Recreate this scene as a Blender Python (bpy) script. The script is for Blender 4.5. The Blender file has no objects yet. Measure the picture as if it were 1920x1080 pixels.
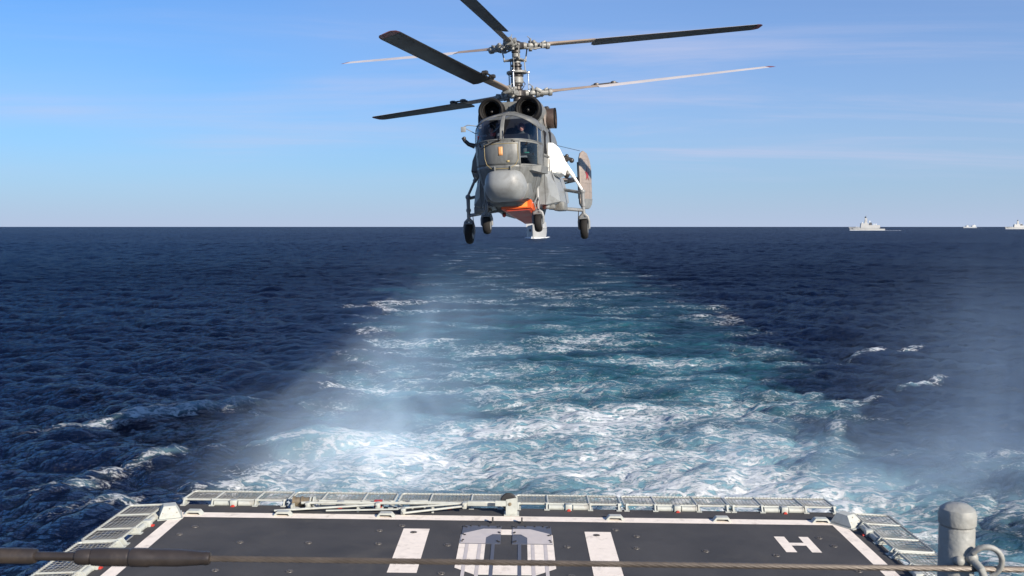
import bpy, bmesh, math, random
import numpy as np
from mathutils import Vector, Matrix, Euler

random.seed(7)
R = math.radians
SC = bpy.context.scene
COL = SC.collection
EYE = 10.5                       # camera height above the water
DECK_Z = 4.0                     # flight deck height above the water

# ------------------------------------------------------------------ camera
cam_d = bpy.data.cameras.new('camera')
cam = bpy.data.objects.new('camera', cam_d)
COL.objects.link(cam)
cam.location = (0, 0, EYE)
cam.rotation_euler = Euler((R(90 - 3.76), R(0), R(0)), 'XYZ')
cam_d.sensor_width = 36
cam_d.lens = 32.81
cam_d.clip_start = 0.1
cam_d.clip_end = 90000
cam_d.dof.use_dof = True
cam_d.dof.focus_distance = 26
cam_d.dof.aperture_fstop = 18
SC.camera = cam

# ------------------------------------------------------------------ sky, sun, exposure
SUN_EL, SUN_AZ = 24.0, 138.0     # azimuth clockwise from the view direction (+Y)
w = bpy.data.worlds.new('World')
SC.world = w
w.use_nodes = True
nt = w.node_tree
nt.nodes.clear()


def N(tree, kind, **kw):
    n = tree.nodes.new(kind)
    for k, v in kw.items():
        if k.startswith('i_'):
            key = k[2:]
            n.inputs[int(key) if key.isdigit() else key].default_value = v
        else:
            setattr(n, k, v)
    return n


def M2(tree, op, a, b=None, c=None, clamp=False):
    n = tree.nodes.new('ShaderNodeMath')
    n.operation = op
    n.use_clamp = clamp
    for i, v in enumerate((a, b, c)):
        if v is None:
            continue
        if isinstance(v, (int, float)):
            n.inputs[i].default_value = v
        else:
            tree.links.new(v, n.inputs[i])
    return n.outputs[0]


def MIX(tree, fac, a, b, blend='MIX'):
    n = tree.nodes.new('ShaderNodeMix')
    n.data_type = 'RGBA'
    n.blend_type = blend
    for sock, v in ((n.inputs[0], fac), (n.inputs[6], a), (n.inputs[7], b)):
        if isinstance(v, (int, float)):
            sock.default_value = v
        elif isinstance(v, (tuple, list)):
            sock.default_value = (*v[:3], 1)
        else:
            tree.links.new(v, sock)
    return n.outputs[2]


def MAPR(tree, v, a, b, c=0.0, d=1.0, smooth=True):
    n = tree.nodes.new('ShaderNodeMapRange')
    n.interpolation_type = 'SMOOTHSTEP' if smooth else 'LINEAR'
    tree.links.new(v, n.inputs[0])
    for i, x in enumerate((a, b, c, d)):
        if isinstance(x, (int, float)):
            n.inputs[i + 1].default_value = x
        else:
            tree.links.new(x, n.inputs[i + 1])
    return n.outputs[0]


sky = N(nt, 'ShaderNodeTexSky')
sky.sky_type = 'NISHITA'
sky.sun_disc = False
sky.sun_elevation = R(SUN_EL)
sky.sun_rotation = R(SUN_AZ)
sky.altitude = 0
sky.air_density = 1.0
sky.dust_density = 0.35
sky.ozone_density = 2.6
tc = N(nt, 'ShaderNodeTexCoord')
sep = N(nt, 'ShaderNodeSeparateXYZ')
nt.links.new(tc.outputs['Generated'], sep.inputs[0])
# thin high cloud: project the direction on a flat layer overhead, so streaks stretch along the horizon
zc = M2(nt, 'MAXIMUM', sep.outputs['Z'], 0.0)
zz = M2(nt, 'ADD', zc, 0.06)
cx = M2(nt, 'DIVIDE', sep.outputs['X'], zz)
cy = M2(nt, 'DIVIDE', sep.outputs['Y'], zz)
cmb = N(nt, 'ShaderNodeCombineXYZ')
nt.links.new(cx, cmb.inputs[0]); nt.links.new(cy, cmb.inputs[1])
mp = N(nt, 'ShaderNodeMapping')
mp.inputs['Rotation'].default_value = (0, 0, R(-24))
mp.inputs['Scale'].default_value = (0.22, 0.75, 1)
mp.inputs['Location'].default_value = (1.9, 0.35, 0)
nt.links.new(cmb.outputs[0], mp.inputs[0])
c1 = N(nt, 'ShaderNodeTexNoise', i_Scale=1.1, i_Detail=9.0, i_Roughness=0.62, i_Distortion=0.5)
nt.links.new(mp.outputs[0], c1.inputs['Vector'])
mp2 = N(nt, 'ShaderNodeMapping')
mp2.inputs['Scale'].default_value = (0.16, 0.16, 1)
mp2.inputs['Location'].default_value = (-0.55, 0.62, 3.0)
nt.links.new(cmb.outputs[0], mp2.inputs[0])
c2 = N(nt, 'ShaderNodeTexNoise', i_Scale=1.0, i_Detail=3.0, i_Roughness=0.5)
nt.links.new(mp2.outputs[0], c2.inputs['Vector'])
big = MAPR(nt, c2.outputs['Fac'], 0.42, 0.60)
fine = MAPR(nt, c1.outputs['Fac'], 0.42, 0.78)
veil = M2(nt, 'MULTIPLY', big, M2(nt, 'ADD', M2(nt, 'MULTIPLY', fine, 0.75), 0.22))
lowfade = MAPR(nt, sep.outputs['Z'], 0.01, 0.10)
cloud = M2(nt, 'MULTIPLY', M2(nt, 'MULTIPLY', veil, lowfade), 0.85)
tint = MIX(nt, 1.0, sky.outputs[0], (0.30, 0.755, 1.23), 'MULTIPLY')
hz = M2(nt, 'POWER', 2.718, M2(nt, 'MULTIPLY', zc, -9.0))     # pale sea haze hugging the horizon all round
hazy = MIX(nt, M2(nt, 'MULTIPLY', hz, 0.97), tint, (4.0, 4.75, 6.4))
skyc = MIX(nt, cloud, hazy, (4.9, 5.15, 6.9))
bg = N(nt, 'ShaderNodeBackground')
bg.inputs[1].default_value = 0.066
nt.links.new(skyc, bg.inputs[0])
wo = N(nt, 'ShaderNodeOutputWorld')
nt.links.new(bg.outputs[0], wo.inputs[0])

sd = bpy.data.lights.new('sun', 'SUN')
sd.energy = 5.0
sd.angle = R(0.5)
sd.color = (1.0, 0.90, 0.77)
sun = bpy.data.objects.new('sun', sd)
COL.objects.link(sun)
SUNV = Vector((math.sin(R(SUN_AZ)) * math.cos(R(SUN_EL)), math.cos(R(SUN_AZ)) * math.cos(R(SUN_EL)), math.sin(R(SUN_EL))))
sun.rotation_euler = SUNV.to_track_quat('Z', 'Y').to_euler()
sun.location = SUNV * 80

SC.view_settings.view_transform = 'Standard'
SC.view_settings.look = 'None'
SC.view_settings.gamma = 1
SC.view_settings.use_curve_mapping = False
SC.view_settings.exposure = 0.85
SC.cycles.volume_step_rate = 2.0
SC.cycles.volume_max_steps = 96
SC.cycles.max_bounces = 6
SC.cycles.volume_bounces = 2
SC.cycles.transparent_max_bounces = 12

# ------------------------------------------------------------------ mesh helpers


def tag(o, label=None, cat=None, group=None, kind=None):
    if label: o['label'] = label
    if cat: o['category'] = cat
    if group: o['group'] = group
    if kind: o['kind'] = kind
    return o


def empty(name, loc=(0, 0, 0), rot=(0, 0, 0), mat=None):
    o = bpy.data.objects.new(name, None)
    o.empty_display_size = 0.2
    COL.objects.link(o)
    if mat is not None:
        o.matrix_world = mat
    else:
        o.location = loc
        o.rotation_euler = rot
    return o


class MB:
    """collects shapes into one mesh"""

    def __init__(s):
        s.v = []; s.f = []

    def add(s, vs, fs):
        b = len(s.v)
        s.v += [tuple(p) for p in vs]
        s.f += [tuple(i + b for i in f) for f in fs]
        return s

    def box(s, c, d, m=None, bev=0.0):
        """box with chamfered edges when bev > 0"""
        hx, hy, hz = d[0] / 2, d[1] / 2, d[2] / 2
        if bev <= 0:
            vs = [(x, y, z) for z in (-hz, hz) for y in (-hy, hy) for x in (-hx, hx)]
            fs = [(0, 2, 3, 1), (4, 5, 7, 6), (0, 1, 5, 4), (2, 6, 7, 3), (0, 4, 6, 2), (1, 3, 7, 5)]
        else:
            bm = bmesh.new()
            bmesh.ops.create_cube(bm, size=1.0)
            for v in bm.verts:
                v.co = Vector((v.co.x * d[0], v.co.y * d[1], v.co.z * d[2]))
            bmesh.ops.bevel(bm, geom=list(bm.edges), offset=bev, segments=2, affect='EDGES', profile=0.5)
            bm.verts.index_update()
            vs = [v.co.copy() for v in bm.verts]
            fs = [tuple(v.index for v in f.verts) for f in bm.faces]
            bm.free()
        out = []
        for p in vs:
            p = Vector(p)
            if m is not None: p = m @ p
            out.append(p + Vector(c))
        return s.add(out, fs)

    def tube(s, a, b, r0, r1=None, n=12, cap=True):
        r1 = r0 if r1 is None else r1
        return s.path([a, b], [r0, r1], n, cap)

    def path(s, pts, rad, n=10, cap=True, closed=False):
        pts = [Vector(p) for p in pts]
        if isinstance(rad, (int, float)): rad = [rad] * len(pts)
        vs, fs = [], []
        ref = None
        m = len(pts)
        for i, p in enumerate(pts):
            if closed: t = pts[(i + 1) % m] - pts[i - 1]
            elif i == 0: t = pts[1] - p
            elif i == m - 1: t = p - pts[i - 1]
            else: t = (pts[i + 1] - p).normalized() + (p - pts[i - 1]).normalized()
            t.normalize()
            if ref is None:
                ref = Vector((0, 0, 1)) if abs(t.z) < 0.9 else Vector((1, 0, 0))
            u = (ref - t * ref.dot(t))
            if u.length < 1e-5: u = t.orthogonal()
            u.normalize(); ref = u
            q = t.cross(u)
            for k in range(n):
                a = 2 * math.pi * k / n
                vs.append(p + (u * math.cos(a) + q * math.sin(a)) * rad[i])
        for i in range(m - (0 if closed else 1)):
            j = (i + 1) % m
            for k in range(n):
                l = (k + 1) % n
                fs.append((i * n + k, i * n + l, j * n + l, j * n + k))
        if cap and not closed:
            fs.append(tuple(reversed(range(n))))
            fs.append(tuple((m - 1) * n + k for k in range(n)))
        return s.add(vs, fs)

    def lathe(s, prof, c=(0, 0, 0), axis='Z', n=24, cap=False):
        """prof: list of (radius, height along the axis)"""
        vs, fs = [], []
        for r, h in prof:
            for k in range(n):
                a = 2 * math.pi * k / n
                x, y = r * math.cos(a), r * math.sin(a)
                p = {'Z': (x, y, h), 'Y': (x, h, y), 'X': (h, x, y)}[axis]
                vs.append(Vector(p) + Vector(c))
        for i in range(len(prof) - 1):
            for k in range(n):
                l = (k + 1) % n
                f = (i * n + k, i * n + l, (i + 1) * n + l, (i + 1) * n + k)
                fs.append(tuple(reversed(f)) if axis == 'Y' else f)
        if cap:
            fs.append(tuple(reversed(range(n))))
            fs.append(tuple((len(prof) - 1) * n + k for k in range(n)))
        return s.add(vs, fs)

    def loft(s, rings, cap=True, closed=True):
        n = len(rings[0])
        vs = [p for r in rings for p in r]
        fs = []
        for i in range(len(rings) - 1):
            for k in range(n if closed else n - 1):
                l = (k + 1) % n
                fs.append((i * n + k, i * n + l, (i + 1) * n + l, (i + 1) * n + k))
        if cap:
            fs.append(tuple(reversed(range(n))))
            fs.append(tuple((len(rings) - 1) * n + k for k in range(n)))
        return s.add(vs, fs)

    def prism(s, poly, a, b, axis='Y'):
        """extrude a 2D polygon between a and b; axis Y: poly is (x,z); X: (y,z); Z: (x,y)"""
        def P(p, h):
            return {'Y': (p[0], h, p[1]), 'X': (h, p[0], p[1]), 'Z': (p[0], p[1], h)}[axis]
        return s.loft([[P(p, a) for p in poly], [P(p, b) for p in poly]])

    def sphere(s, c, r, n=14, m=9):
        r = (r, r, r) if isinstance(r, (int, float)) else r
        rings = []
        for i in range(m + 1):
            t = math.pi * i / m
            rr = max(math.sin(t), 0.002)
            rings.append([(c[0] + r[0] * rr * math.cos(2 * math.pi * k / n), c[1] + r[1] * rr * math.sin(2 * math.pi * k / n), c[2] - r[2] * math.cos(t)) for k in range(n)])
        return s.loft(rings)

    def build(s, name, mat, parent=None, smooth=True, ang=35, kind=None):
        me = bpy.data.meshes.new(name)
        me.from_pydata(s.v, [], s.f)
        bm = bmesh.new(); bm.from_mesh(me)
        bmesh.ops.recalc_face_normals(bm, faces=bm.faces)
        bm.to_mesh(me); bm.free()
        if smooth:
            me.polygons.foreach_set('use_smooth', [True] * len(me.polygons))
            me.set_sharp_from_angle(angle=R(ang))
        me.materials.append(mat)
        o = bpy.data.objects.new(name, me)
        COL.objects.link(o)
        if parent is not None: o.parent = parent
        if kind: o['kind'] = kind
        return o


def copy_tree(o, parent=None):
    c = o.copy()
    COL.objects.link(c)
    c.parent = parent
    for ch in list(o.children):
        copy_tree(ch, c)
    return c


# ------------------------------------------------------------------ materials


def pmat(name, col, rough=0.5, metal=0.0, var=0.12, scale=4.0, bump=0.0, bscale=40.0, dirt=None, dirt_amt=0.0, dscale=1.5, spec=0.5, streak=None):
    """painted or metal surface with mottling, wear patches and fine relief"""
    m = bpy.data.materials.new(name)
    m.use_nodes = True
    t = m.node_tree
    b = t.nodes['Principled BSDF']
    co = N(t, 'ShaderNodeTexCoord')
    n1 = N(t, 'ShaderNodeTexNoise', i_Scale=scale, i_Detail=6.0, i_Roughness=0.6)
    if streak:
        mpn = N(t, 'ShaderNodeMapping')
        mpn.inputs['Scale'].default_value = streak
        t.links.new(co.outputs['Object'], mpn.inputs[0])
        t.links.new(mpn.outputs[0], n1.inputs['Vector'])
    else:
        t.links.new(co.outputs['Object'], n1.inputs['Vector'])
    k = MAPR(t, n1.outputs['Fac'], 0.25, 0.75, 1 - var, 1 + var, False)
    hsv = N(t, 'ShaderNodeHueSaturation')
    hsv.inputs['Color'].default_value = (*col, 1)
    t.links.new(k, hsv.inputs['Value'])
    c = hsv.outputs[0]
    if dirt is not None:
        n2 = N(t, 'ShaderNodeTexNoise', i_Scale=dscale, i_Detail=8.0, i_Roughness=0.7, i_Distortion=0.4)
        t.links.new(co.outputs['Object'], n2.inputs['Vector'])
        c = MIX(t, M2(t, 'MULTIPLY', MAPR(t, n2.outputs['Fac'], 0.50, 0.72), dirt_amt), c, dirt)
    t.links.new(c, b.inputs['Base Color'])
    rr = MAPR(t, n1.outputs['Fac'], 0.3, 0.7, max(rough - 0.08, 0.03), min(rough + 0.1, 1), False)
    t.links.new(rr, b.inputs['Roughness'])
    b.inputs['Metallic'].default_value = metal
    b.inputs['Specular IOR Level'].default_value = spec
    if bump > 0:
        n3 = N(t, 'ShaderNodeTexNoise', i_Scale=bscale, i_Detail=4.0)
        t.links.new(co.outputs['Object'], n3.inputs['Vector'])
        bp = N(t, 'ShaderNodeBump', i_Strength=bump, i_Distance=0.01)
        t.links.new(n3.outputs['Fac'], bp.inputs['Height'])
        t.links.new(bp.outputs[0], b.inputs['Normal'])
    return m


# ------------------------------------------------------------------ the sea
def ocean_tile(L, n, V, amp, wdir, seed, kmin=0.0, kmax=1e9, spread=2):
    """FFT height field and choppy sideways shift of one square tile of L metres"""
    rng = np.random.default_rng(seed)
    k1 = 2 * np.pi * np.fft.fftfreq(n, L / n)
    kx, ky = np.meshgrid(k1, k1, indexing='xy')
    k = np.hypot(kx, ky); k[0, 0] = 1e-6
    Lw = V * V / 9.81
    cosw = (kx * math.cos(wdir) + ky * math.sin(wdir)) / k
    P = np.exp(-1 / (k * Lw) ** 2) / k ** 3.7 * (0.05 + np.abs(cosw) ** spread)
    P[(k < kmin) | (k > kmax)] = 0
    P[0, 0] = 0
    h = np.sqrt(P) * (rng.normal(size=(n, n)) + 1j * rng.normal(size=(n, n)))
    H = np.real(np.fft.ifft2(h))
    s = amp / H.std()
    Dx = np.real(np.fft.ifft2(-1j * kx / k * h)) * s
    Dy = np.real(np.fft.ifft2(-1j * ky / k * h)) * s
    return H * s, Dx, Dy, L, n


def sample(a, L, n, x, y):
    u = np.mod(x / L, 1) * n; v = np.mod(y / L, 1) * n
    i = np.floor(u).astype(int); j = np.floor(v).astype(int)
    fu = u - i; fv = v - j
    i %= n; j %= n
    i2 = (i + 1) % n; j2 = (j + 1) % n
    return (a[j, i] * (1 - fu) + a[j, i2] * fu) * (1 - fv) + (a[j2, i] * (1 - fu) + a[j2, i2] * fu) * fv


def smooth01(x, a, b):
    t = np.clip((x - a) / (b - a), 0, 1)
    return t * t * (3 - 2 * t)


def build_sea():
    rows = list(np.arange(-60, 24, 3.0)) + list(np.arange(24, 100, 0.21)) + list(np.arange(100, 250, 0.55)) + list(np.arange(250, 600, 1.4)) + list(np.arange(600, 1600, 4)) + list(np.arange(1600, 2700, 12))
    y = 2700.0
    while y < 60000:
        rows.append(y); y *= 1.12
    ys = np.array(rows)
    nc = 600
    t = np.linspace(-1, 1, nc)
    ext = np.array([6, 20, 60, 200, 800, 4000, 40000.0])
    W = 26 + 0.60 * np.maximum(ys, 0)
    X = t[None, :] * W[:, None]
    X = np.concatenate([-(W[:, None] + ext[::-1][None, :]), X, W[:, None] + ext[None, :]], axis=1)
    Y = np.repeat(ys[:, None], X.shape[1], axis=1)
    nr, ncol = X.shape
    A = ocean_tile(173.0, 1024, 4.3, 0.185, R(68), 3, 0, 16, 4)
    B = ocean_tile(61.0, 1024, 2.1, 0.082, R(100), 11, 1.0, 60, 3)
    C = ocean_tile(43.0, 512, 2.2, 0.10, R(20), 5, 0.7, 14, 0)      # confused boiling water in the wake
    ca, sa = math.cos(0.5), math.sin(0.5)
    xr, yr = X * ca + Y * sa, -X * sa + Y * ca
    dist = np.hypot(X, Y)
    fadeA = 1 - smooth01(dist, 900, 2600)
    fadeB = 1 - smooth01(dist, 120, 320)
    edge = 1 - smooth01(np.abs(X) / W[:, None], 0.97, 1.0)
    fadeA *= edge; fadeB *= edge
    hA = sample(A[0], A[3], A[4], X, Y); hB = sample(B[0], B[3], B[4], xr, yr)
    # wake of the ship: widening band of broken, aerated water
    cxw = 2.4 + 0.005 * Y + 1.6 * np.sin(Y / 60.0)
    wob = 2.2 * np.sin(Y / 9.0) + 1.6 * np.sin(Y / 4.3 + 1.3)
    half = 9.6 + 0.085 * np.minimum(Y, 150) + 0.045 * np.maximum(Y - 150, 0)
    lat = (X - cxw) / half
    low = sample(A[0], A[3], A[4], X * 0.9 + 31, Y * 0.55 + 17) / 0.165
    lat_n = np.abs(lat + 0.10 * low * (1 + 0 * Y)) + wob / half * 0.06
    inside = 1 - smooth01(lat_n, 0.72, 1.18)
    behind = smooth01(Y, 10, 24)
    along = np.exp(-np.maximum(Y - 45, 0) / 70.0)
    wake = inside * behind * (0.10 + 0.90 * along) * (1 - smooth01(Y, 350, 900))
    hC = sample(C[0], C[3], C[4], X, Y * 1.0)
    Z = hA * fadeA * (1 - 0.35 * inside) + hB * fadeB * (1 - 0.45 * np.maximum(inside * behind, 0)) + hC * 0.36 * wake * (1 - smooth01(dist, 150, 400))
    # transverse rollers in the wake
    roll = np.sin(Y / 2.1 + 1.4 * low + 0.15 * X) * 0.13 * wake * (1 - smooth01(Y, 90, 160))
    Z += roll
    foam = inside * behind * (0.09 + 0.48 * np.exp(-np.maximum(Y - 38, 0) / 38.0)) * (1 - smooth01(Y, 300, 800))
    # fringe of scattered foam at the two edges of the wake
    foam = np.maximum(foam, np.exp(-((lat_n - 0.98) / 0.16) ** 2) * behind * 0.40 * np.exp(-np.maximum(Y - 40, 0) / 90.0))

    def crest(pts, width, h, f, side=0.0):
        """a breaking diverging wave along a polyline"""
        nonlocal Z, foam
        best = np.full(X.shape, 1e9)
        tt = np.zeros(X.shape)
        m = len(pts) - 1
        sgn = np.zeros(X.shape)
        for i in range(m):
            ax, ay = pts[i]; bx, by = pts[i + 1]
            dx, dy = bx - ax, by - ay
            L2 = dx * dx + dy * dy
            u = np.clip(((X - ax) * dx + (Y - ay) * dy) / L2, 0, 1)
            d = np.hypot(X - ax - u * dx, Y - ay - u * dy)
            sg = np.sign((X - ax) * dy - (Y - ay) * dx)
            c = d < best
            best = np.where(c, d, best); tt = np.where(c, (i + u) / m, tt); sgn = np.where(c, sg, sgn)
        end = smooth01(tt, 0, 0.12) * (1 - smooth01(tt, 0.8, 1.0))
        wv = 0.75 + 0.25 * low
        Z += np.exp(-(best / width) ** 2) * h * end * wv
        sd = best * sgn - side
        foam = np.maximum(foam, np.exp(-(sd / (width * 0.55)) ** 2) * f * end * (0.7 + 0.35 * low))
    crest([(10.8, 35), (13.2, 39), (16.2, 46), (19.2, 52.8), (24, 58), (29.5, 64), (36, 70)], 1.0, 0.28, 0.54)
    crest([(20, 62), (25.5, 71), (31, 78), (38, 83)], 0.9, 0.30, 0.34)
    crest([(-22, 31), (-17.6, 36), (-15.8, 41.5), (-13.0, 43.6), (-9.5, 44.5), (-5, 44)], 1.4, 0.5, 0.52)
    crest([(-24, 27), (-17, 32.5), (-12.5, 36), (-8.5, 38.5)], 1.4, 0.5, 0.52)
    crest([(-26, 44), (-20, 50), (-13, 55), (-8, 57)], 1.6, 0.35, 0.36)
    # natural whitecaps where the chop folds over
    dxx = sample(A[1], A[3], A[4], X, Y); dyy = sample(A[2], A[3], A[4], X, Y)
    gx = np.gradient(A[1], A[3] / A[4], axis=1); gy = np.gradient(A[2], A[3] / A[4], axis=0)
    fold = sample(-(gx + gy), A[3], A[4], X, Y)
    patch = sample(A[0], A[3], A[4], X * 0.31 + 90, Y * 0.31 + 40) / 0.165
    cap = smooth01(fold, 0.95, 1.9) * smooth01(hA / 0.165, 0.7, 1.7) * smooth01(patch, 0.1, 1.3)
    foam = np.maximum(foam, cap * 0.75 * fadeA)
    # spray-torn water under the rotor downwash, to starboard of the wake
    dw = np.exp(-(((X - 19) / 13) ** 2 + ((Y - 36) / 9) ** 2))
    foam = np.maximum(foam, dw * 0.50)
    wake = np.maximum(wake, dw * 0.35)
    ch = 1.25
    Xo = X + (dxx * fadeA + sample(B[1], B[3], B[4], xr, yr) * fadeB * 0.8) * ch
    Yo = Y + (dyy * fadeA + sample(B[2], B[3], B[4], xr, yr) * fadeB * 0.8) * ch
    co = np.stack([Xo, Yo, Z], axis=-1).reshape(-1, 3).astype(np.float32)
    idx = np.arange(nr * ncol).reshape(nr, ncol)
    quads = np.stack([idx[:-1, :-1], idx[:-1, 1:], idx[1:, 1:], idx[1:, :-1]], axis=-1).reshape(-1, 4)
    me = bpy.data.meshes.new('sea')
    me.vertices.add(len(co)); me.vertices.foreach_set('co', co.ravel())
    me.loops.add(quads.size); me.loops.foreach_set('vertex_index', quads.ravel().astype(np.int32))
    me.polygons.add(len(quads))
    me.polygons.foreach_set('loop_start', np.arange(0, quads.size, 4, dtype=np.int32))
    me.polygons.foreach_set('use_smooth', np.ones(len(quads), dtype=bool))
    me.update(calc_edges=True)
    for nm, arr in (('wake', wake), ('foam', foam)):
        a = me.attributes.new(nm, 'FLOAT', 'POINT')
        a.data.foreach_set('value', arr.ravel().astype(np.float32))
    o = bpy.data.objects.new('sea', me)
    COL.objects.link(o)
    return o


def sea_material():
    m = bpy.data.materials.new('sea_water')
    m.use_nodes = True
    t = m.node_tree
    t.nodes.remove(t.nodes['Principled BSDF'])
    wd = N(t, 'ShaderNodeBsdfDiffuse')
    wg = N(t, 'ShaderNodeBsdfGlossy'); wg.inputs[0].default_value = (0.80, 0.90, 1.0, 1)
    wf = N(t, 'ShaderNodeFresnel', i_IOR=1.333)
    out = t.nodes['Material Output']
    g = N(t, 'ShaderNodeNewGeometry')
    aw = N(t, 'ShaderNodeAttribute', attribute_name='wake')
    af = N(t, 'ShaderNodeAttribute', attribute_name='foam')
    pos = g.outputs['Position']
    # foam lace: warped fine noise, stretched a little across the wake
    mp = N(t, 'ShaderNodeMapping')
    mp.inputs['Scale'].default_value = (0.55, 1.0, 0.6)
    t.links.new(pos, mp.inputs[0])
    n1 = N(t, 'ShaderNodeTexNoise', i_Scale=1.15, i_Detail=11.0, i_Roughness=0.70, i_Distortion=0.15)
    t.links.new(mp.outputs[0], n1.inputs['Vector'])
    n2 = N(t, 'ShaderNodeTexNoise', i_Scale=0.16, i_Detail=4.0, i_Roughness=0.55, i_Distortion=0.3)
    t.links.new(mp.outputs[0], n2.inputs['Vector'])
    # thin bright threads along the ridges of the fine noise, closing into patches where foam is thick
    n3 = N(t, 'ShaderNodeTexNoise', i_Scale=2.3, i_Detail=7.0, i_Roughness=0.6, i_Distortion=0.5)
    t.links.new(mp.outputs[0], n3.inputs['Vector'])
    rid = M2(t, 'MAXIMUM', M2(t, 'SUBTRACT', 1.0, M2(t, 'MULTIPLY', M2(t, 'ABSOLUTE', M2(t, 'SUBTRACT', n1.outputs['Fac'], 0.5)), 11.0)), 0.0)
    rid3 = M2(t, 'MAXIMUM', M2(t, 'SUBTRACT', 1.0, M2(t, 'MULTIPLY', M2(t, 'ABSOLUTE', M2(t, 'SUBTRACT', n3.outputs['Fac'], 0.5)), 9.0)), 0.0)
    v = M2(t, 'ADD', M2(t, 'MULTIPLY', rid, 0.46), M2(t, 'MULTIPLY', rid3, 0.42))
    v = M2(t, 'ADD', v, M2(t, 'MULTIPLY', M2(t, 'SUBTRACT', n2.outputs['Fac'], 0.5), 2.0))
    n4 = N(t, 'ShaderNodeTexNoise', i_Scale=0.055, i_Detail=3.0, i_Roughness=0.6, i_Distortion=0.8)
    t.links.new(mp.outputs[0], n4.inputs['Vector'])
    v = M2(t, 'ADD', v, M2(t, 'MULTIPLY', M2(t, 'SUBTRACT', n4.outputs['Fac'], 0.5), 1.3))
    v = M2(t, 'ADD', v, M2(t, 'MULTIPLY', M2(t, 'SUBTRACT', n1.outputs['Fac'], 0.5), 0.8))
    v = M2(t, 'ADD', v, M2(t, 'MULTIPLY', af.outputs['Fac'], 1.12))
    fm = M2(t, 'MULTIPLY', MAPR(t, v, 0.88, 1.42), 0.86)
    fm = M2(t, 'MULTIPLY', fm, MAPR(t, af.outputs['Fac'], 0.02, 0.14))
    milky = M2(t, 'MULTIPLY', MAPR(t, M2(t, 'ADD', M2(t, 'MULTIPLY', af.outputs['Fac'], 1.3), M2(t, 'MULTIPLY', M2(t, 'SUBTRACT', n2.outputs['Fac'], 0.5), 1.6)), 0.25, 1.05), MAPR(t, af.outputs['Fac'], 0.05, 0.3))
    # water colour
    deep = MIX(t, MAPR(t, n2.outputs['Fac'], 0.3, 0.7), (0.0005, 0.0022, 0.0105), (0.0008, 0.0032, 0.0150))
    wk = M2(t, 'MULTIPLY', aw.outputs['Fac'], MAPR(t, n2.outputs['Fac'], 0.30, 0.62, 0.25, 1.0))
    colr = MIX(t, M2(t, 'POWER', wk, 1.2, clamp=True), deep, (0.030, 0.150, 0.19))
    colr = MIX(t, M2(t, 'MULTIPLY', milky, 0.95), colr, (0.15, 0.275, 0.315))
    t.links.new(colr, wd.inputs['Color'])
    ln = N(t, 'ShaderNodeVectorMath', operation='LENGTH')
    t.links.new(pos, ln.inputs[0])
    far = M2(t, 'POWER', MAPR(t, ln.outputs['Value'], 30, 900, 0.0, 1.0, False), 0.5)
    base_r = MAPR(t, far, 0, 1, 0.05, 0.26, False)      # waves too small to see apart widen the glint
    rgh = M2(t, 'MAXIMUM', base_r, MAPR(t, fm, 0, 1, 0.05, 0.6, False))
    
    t.links.new(rgh, wg.inputs['Roughness'])
    # ripples too small for the mesh
    r1 = N(t, 'ShaderNodeTexNoise', i_Scale=3.8, i_Detail=8.0, i_Roughness=0.66, i_Distortion=0.2)
    mp3 = N(t, 'ShaderNodeMapping')
    mp3.inputs['Scale'].default_value = (0.6, 1.1, 1.0)
    mp3.inputs['Rotation'].default_value = (0, 0, R(-14))
    t.links.new(pos, mp3.inputs[0])
    t.links.new(mp3.outputs[0], r1.inputs['Vector'])
    r2 = N(t, 'ShaderNodeTexNoise', i_Scale=0.6, i_Detail=3.0, i_Roughness=0.5)
    t.links.new(mp3.outputs[0], r2.inputs['Vector'])
    hh = M2(t, 'ADD', M2(t, 'MULTIPLY', r1.outputs['Fac'], 0.16), M2(t, 'MULTIPLY', r2.outputs['Fac'], 0.22))
    hh = M2(t, 'ADD', hh, M2(t, 'MULTIPLY', fm, 0.05))
    bp = N(t, 'ShaderNodeBump', i_Strength=1.0, i_Distance=1.0)
    t.links.new(hh, bp.inputs['Height'])
    # distant wavelets: slopes stay as steep as near ones although they are finer than a pixel
    fn = N(t, 'ShaderNodeTexNoise', i_Scale=0.30, i_Detail=3.0, i_Roughness=0.6)
    t.links.new(pos, fn.inputs['Vector'])
    fl_ = N(t, 'ShaderNodeTexNoise', i_Scale=1.0, i_Detail=3.0, i_Roughness=0.6)
    mp5 = N(t, 'ShaderNodeMapping'); mp5.inputs['Scale'].default_value = (0.05, 0.008, 0.05)
    t.links.new(pos, mp5.inputs[0]); t.links.new(mp5.outputs[0], fl_.inputs['Vector'])
    sub = N(t, 'ShaderNodeVectorMath', operation='SUBTRACT'); sub.inputs[1].default_value = (0.5, 0.5, 0.5)
    t.links.new(fn.outputs['Color'], sub.inputs[0])
    mul = N(t, 'ShaderNodeVectorMath', operation='MULTIPLY'); mul.inputs[1].default_value = (1.0, 1.0, 0.0)
    t.links.new(sub.outputs[0], mul.inputs[0])
    scl = N(t, 'ShaderNodeVectorMath', operation='SCALE')
    t.links.new(mul.outputs[0], scl.inputs[0])
    t.links.new(M2(t, 'MULTIPLY', MAPR(t, ln.outputs['Value'], 120, 900, 0.0, 1.0), MAPR(t, fl_.outputs['Fac'], 0.35, 0.65, 0.9, 2.4, False)), scl.inputs['Scale'])
    addn = N(t, 'ShaderNodeVectorMath', operation='ADD')
    t.links.new(bp.outputs[0], addn.inputs[0]); t.links.new(scl.outputs[0], addn.inputs[1])
    nrm = N(t, 'ShaderNodeVectorMath', operation='NORMALIZE')
    t.links.new(addn.outputs[0], nrm.inputs[0])
    for nd in (wd, wg, wf): t.links.new(nrm.outputs[0], nd.inputs['Normal'])
    b = N(t, 'ShaderNodeMixShader')
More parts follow.
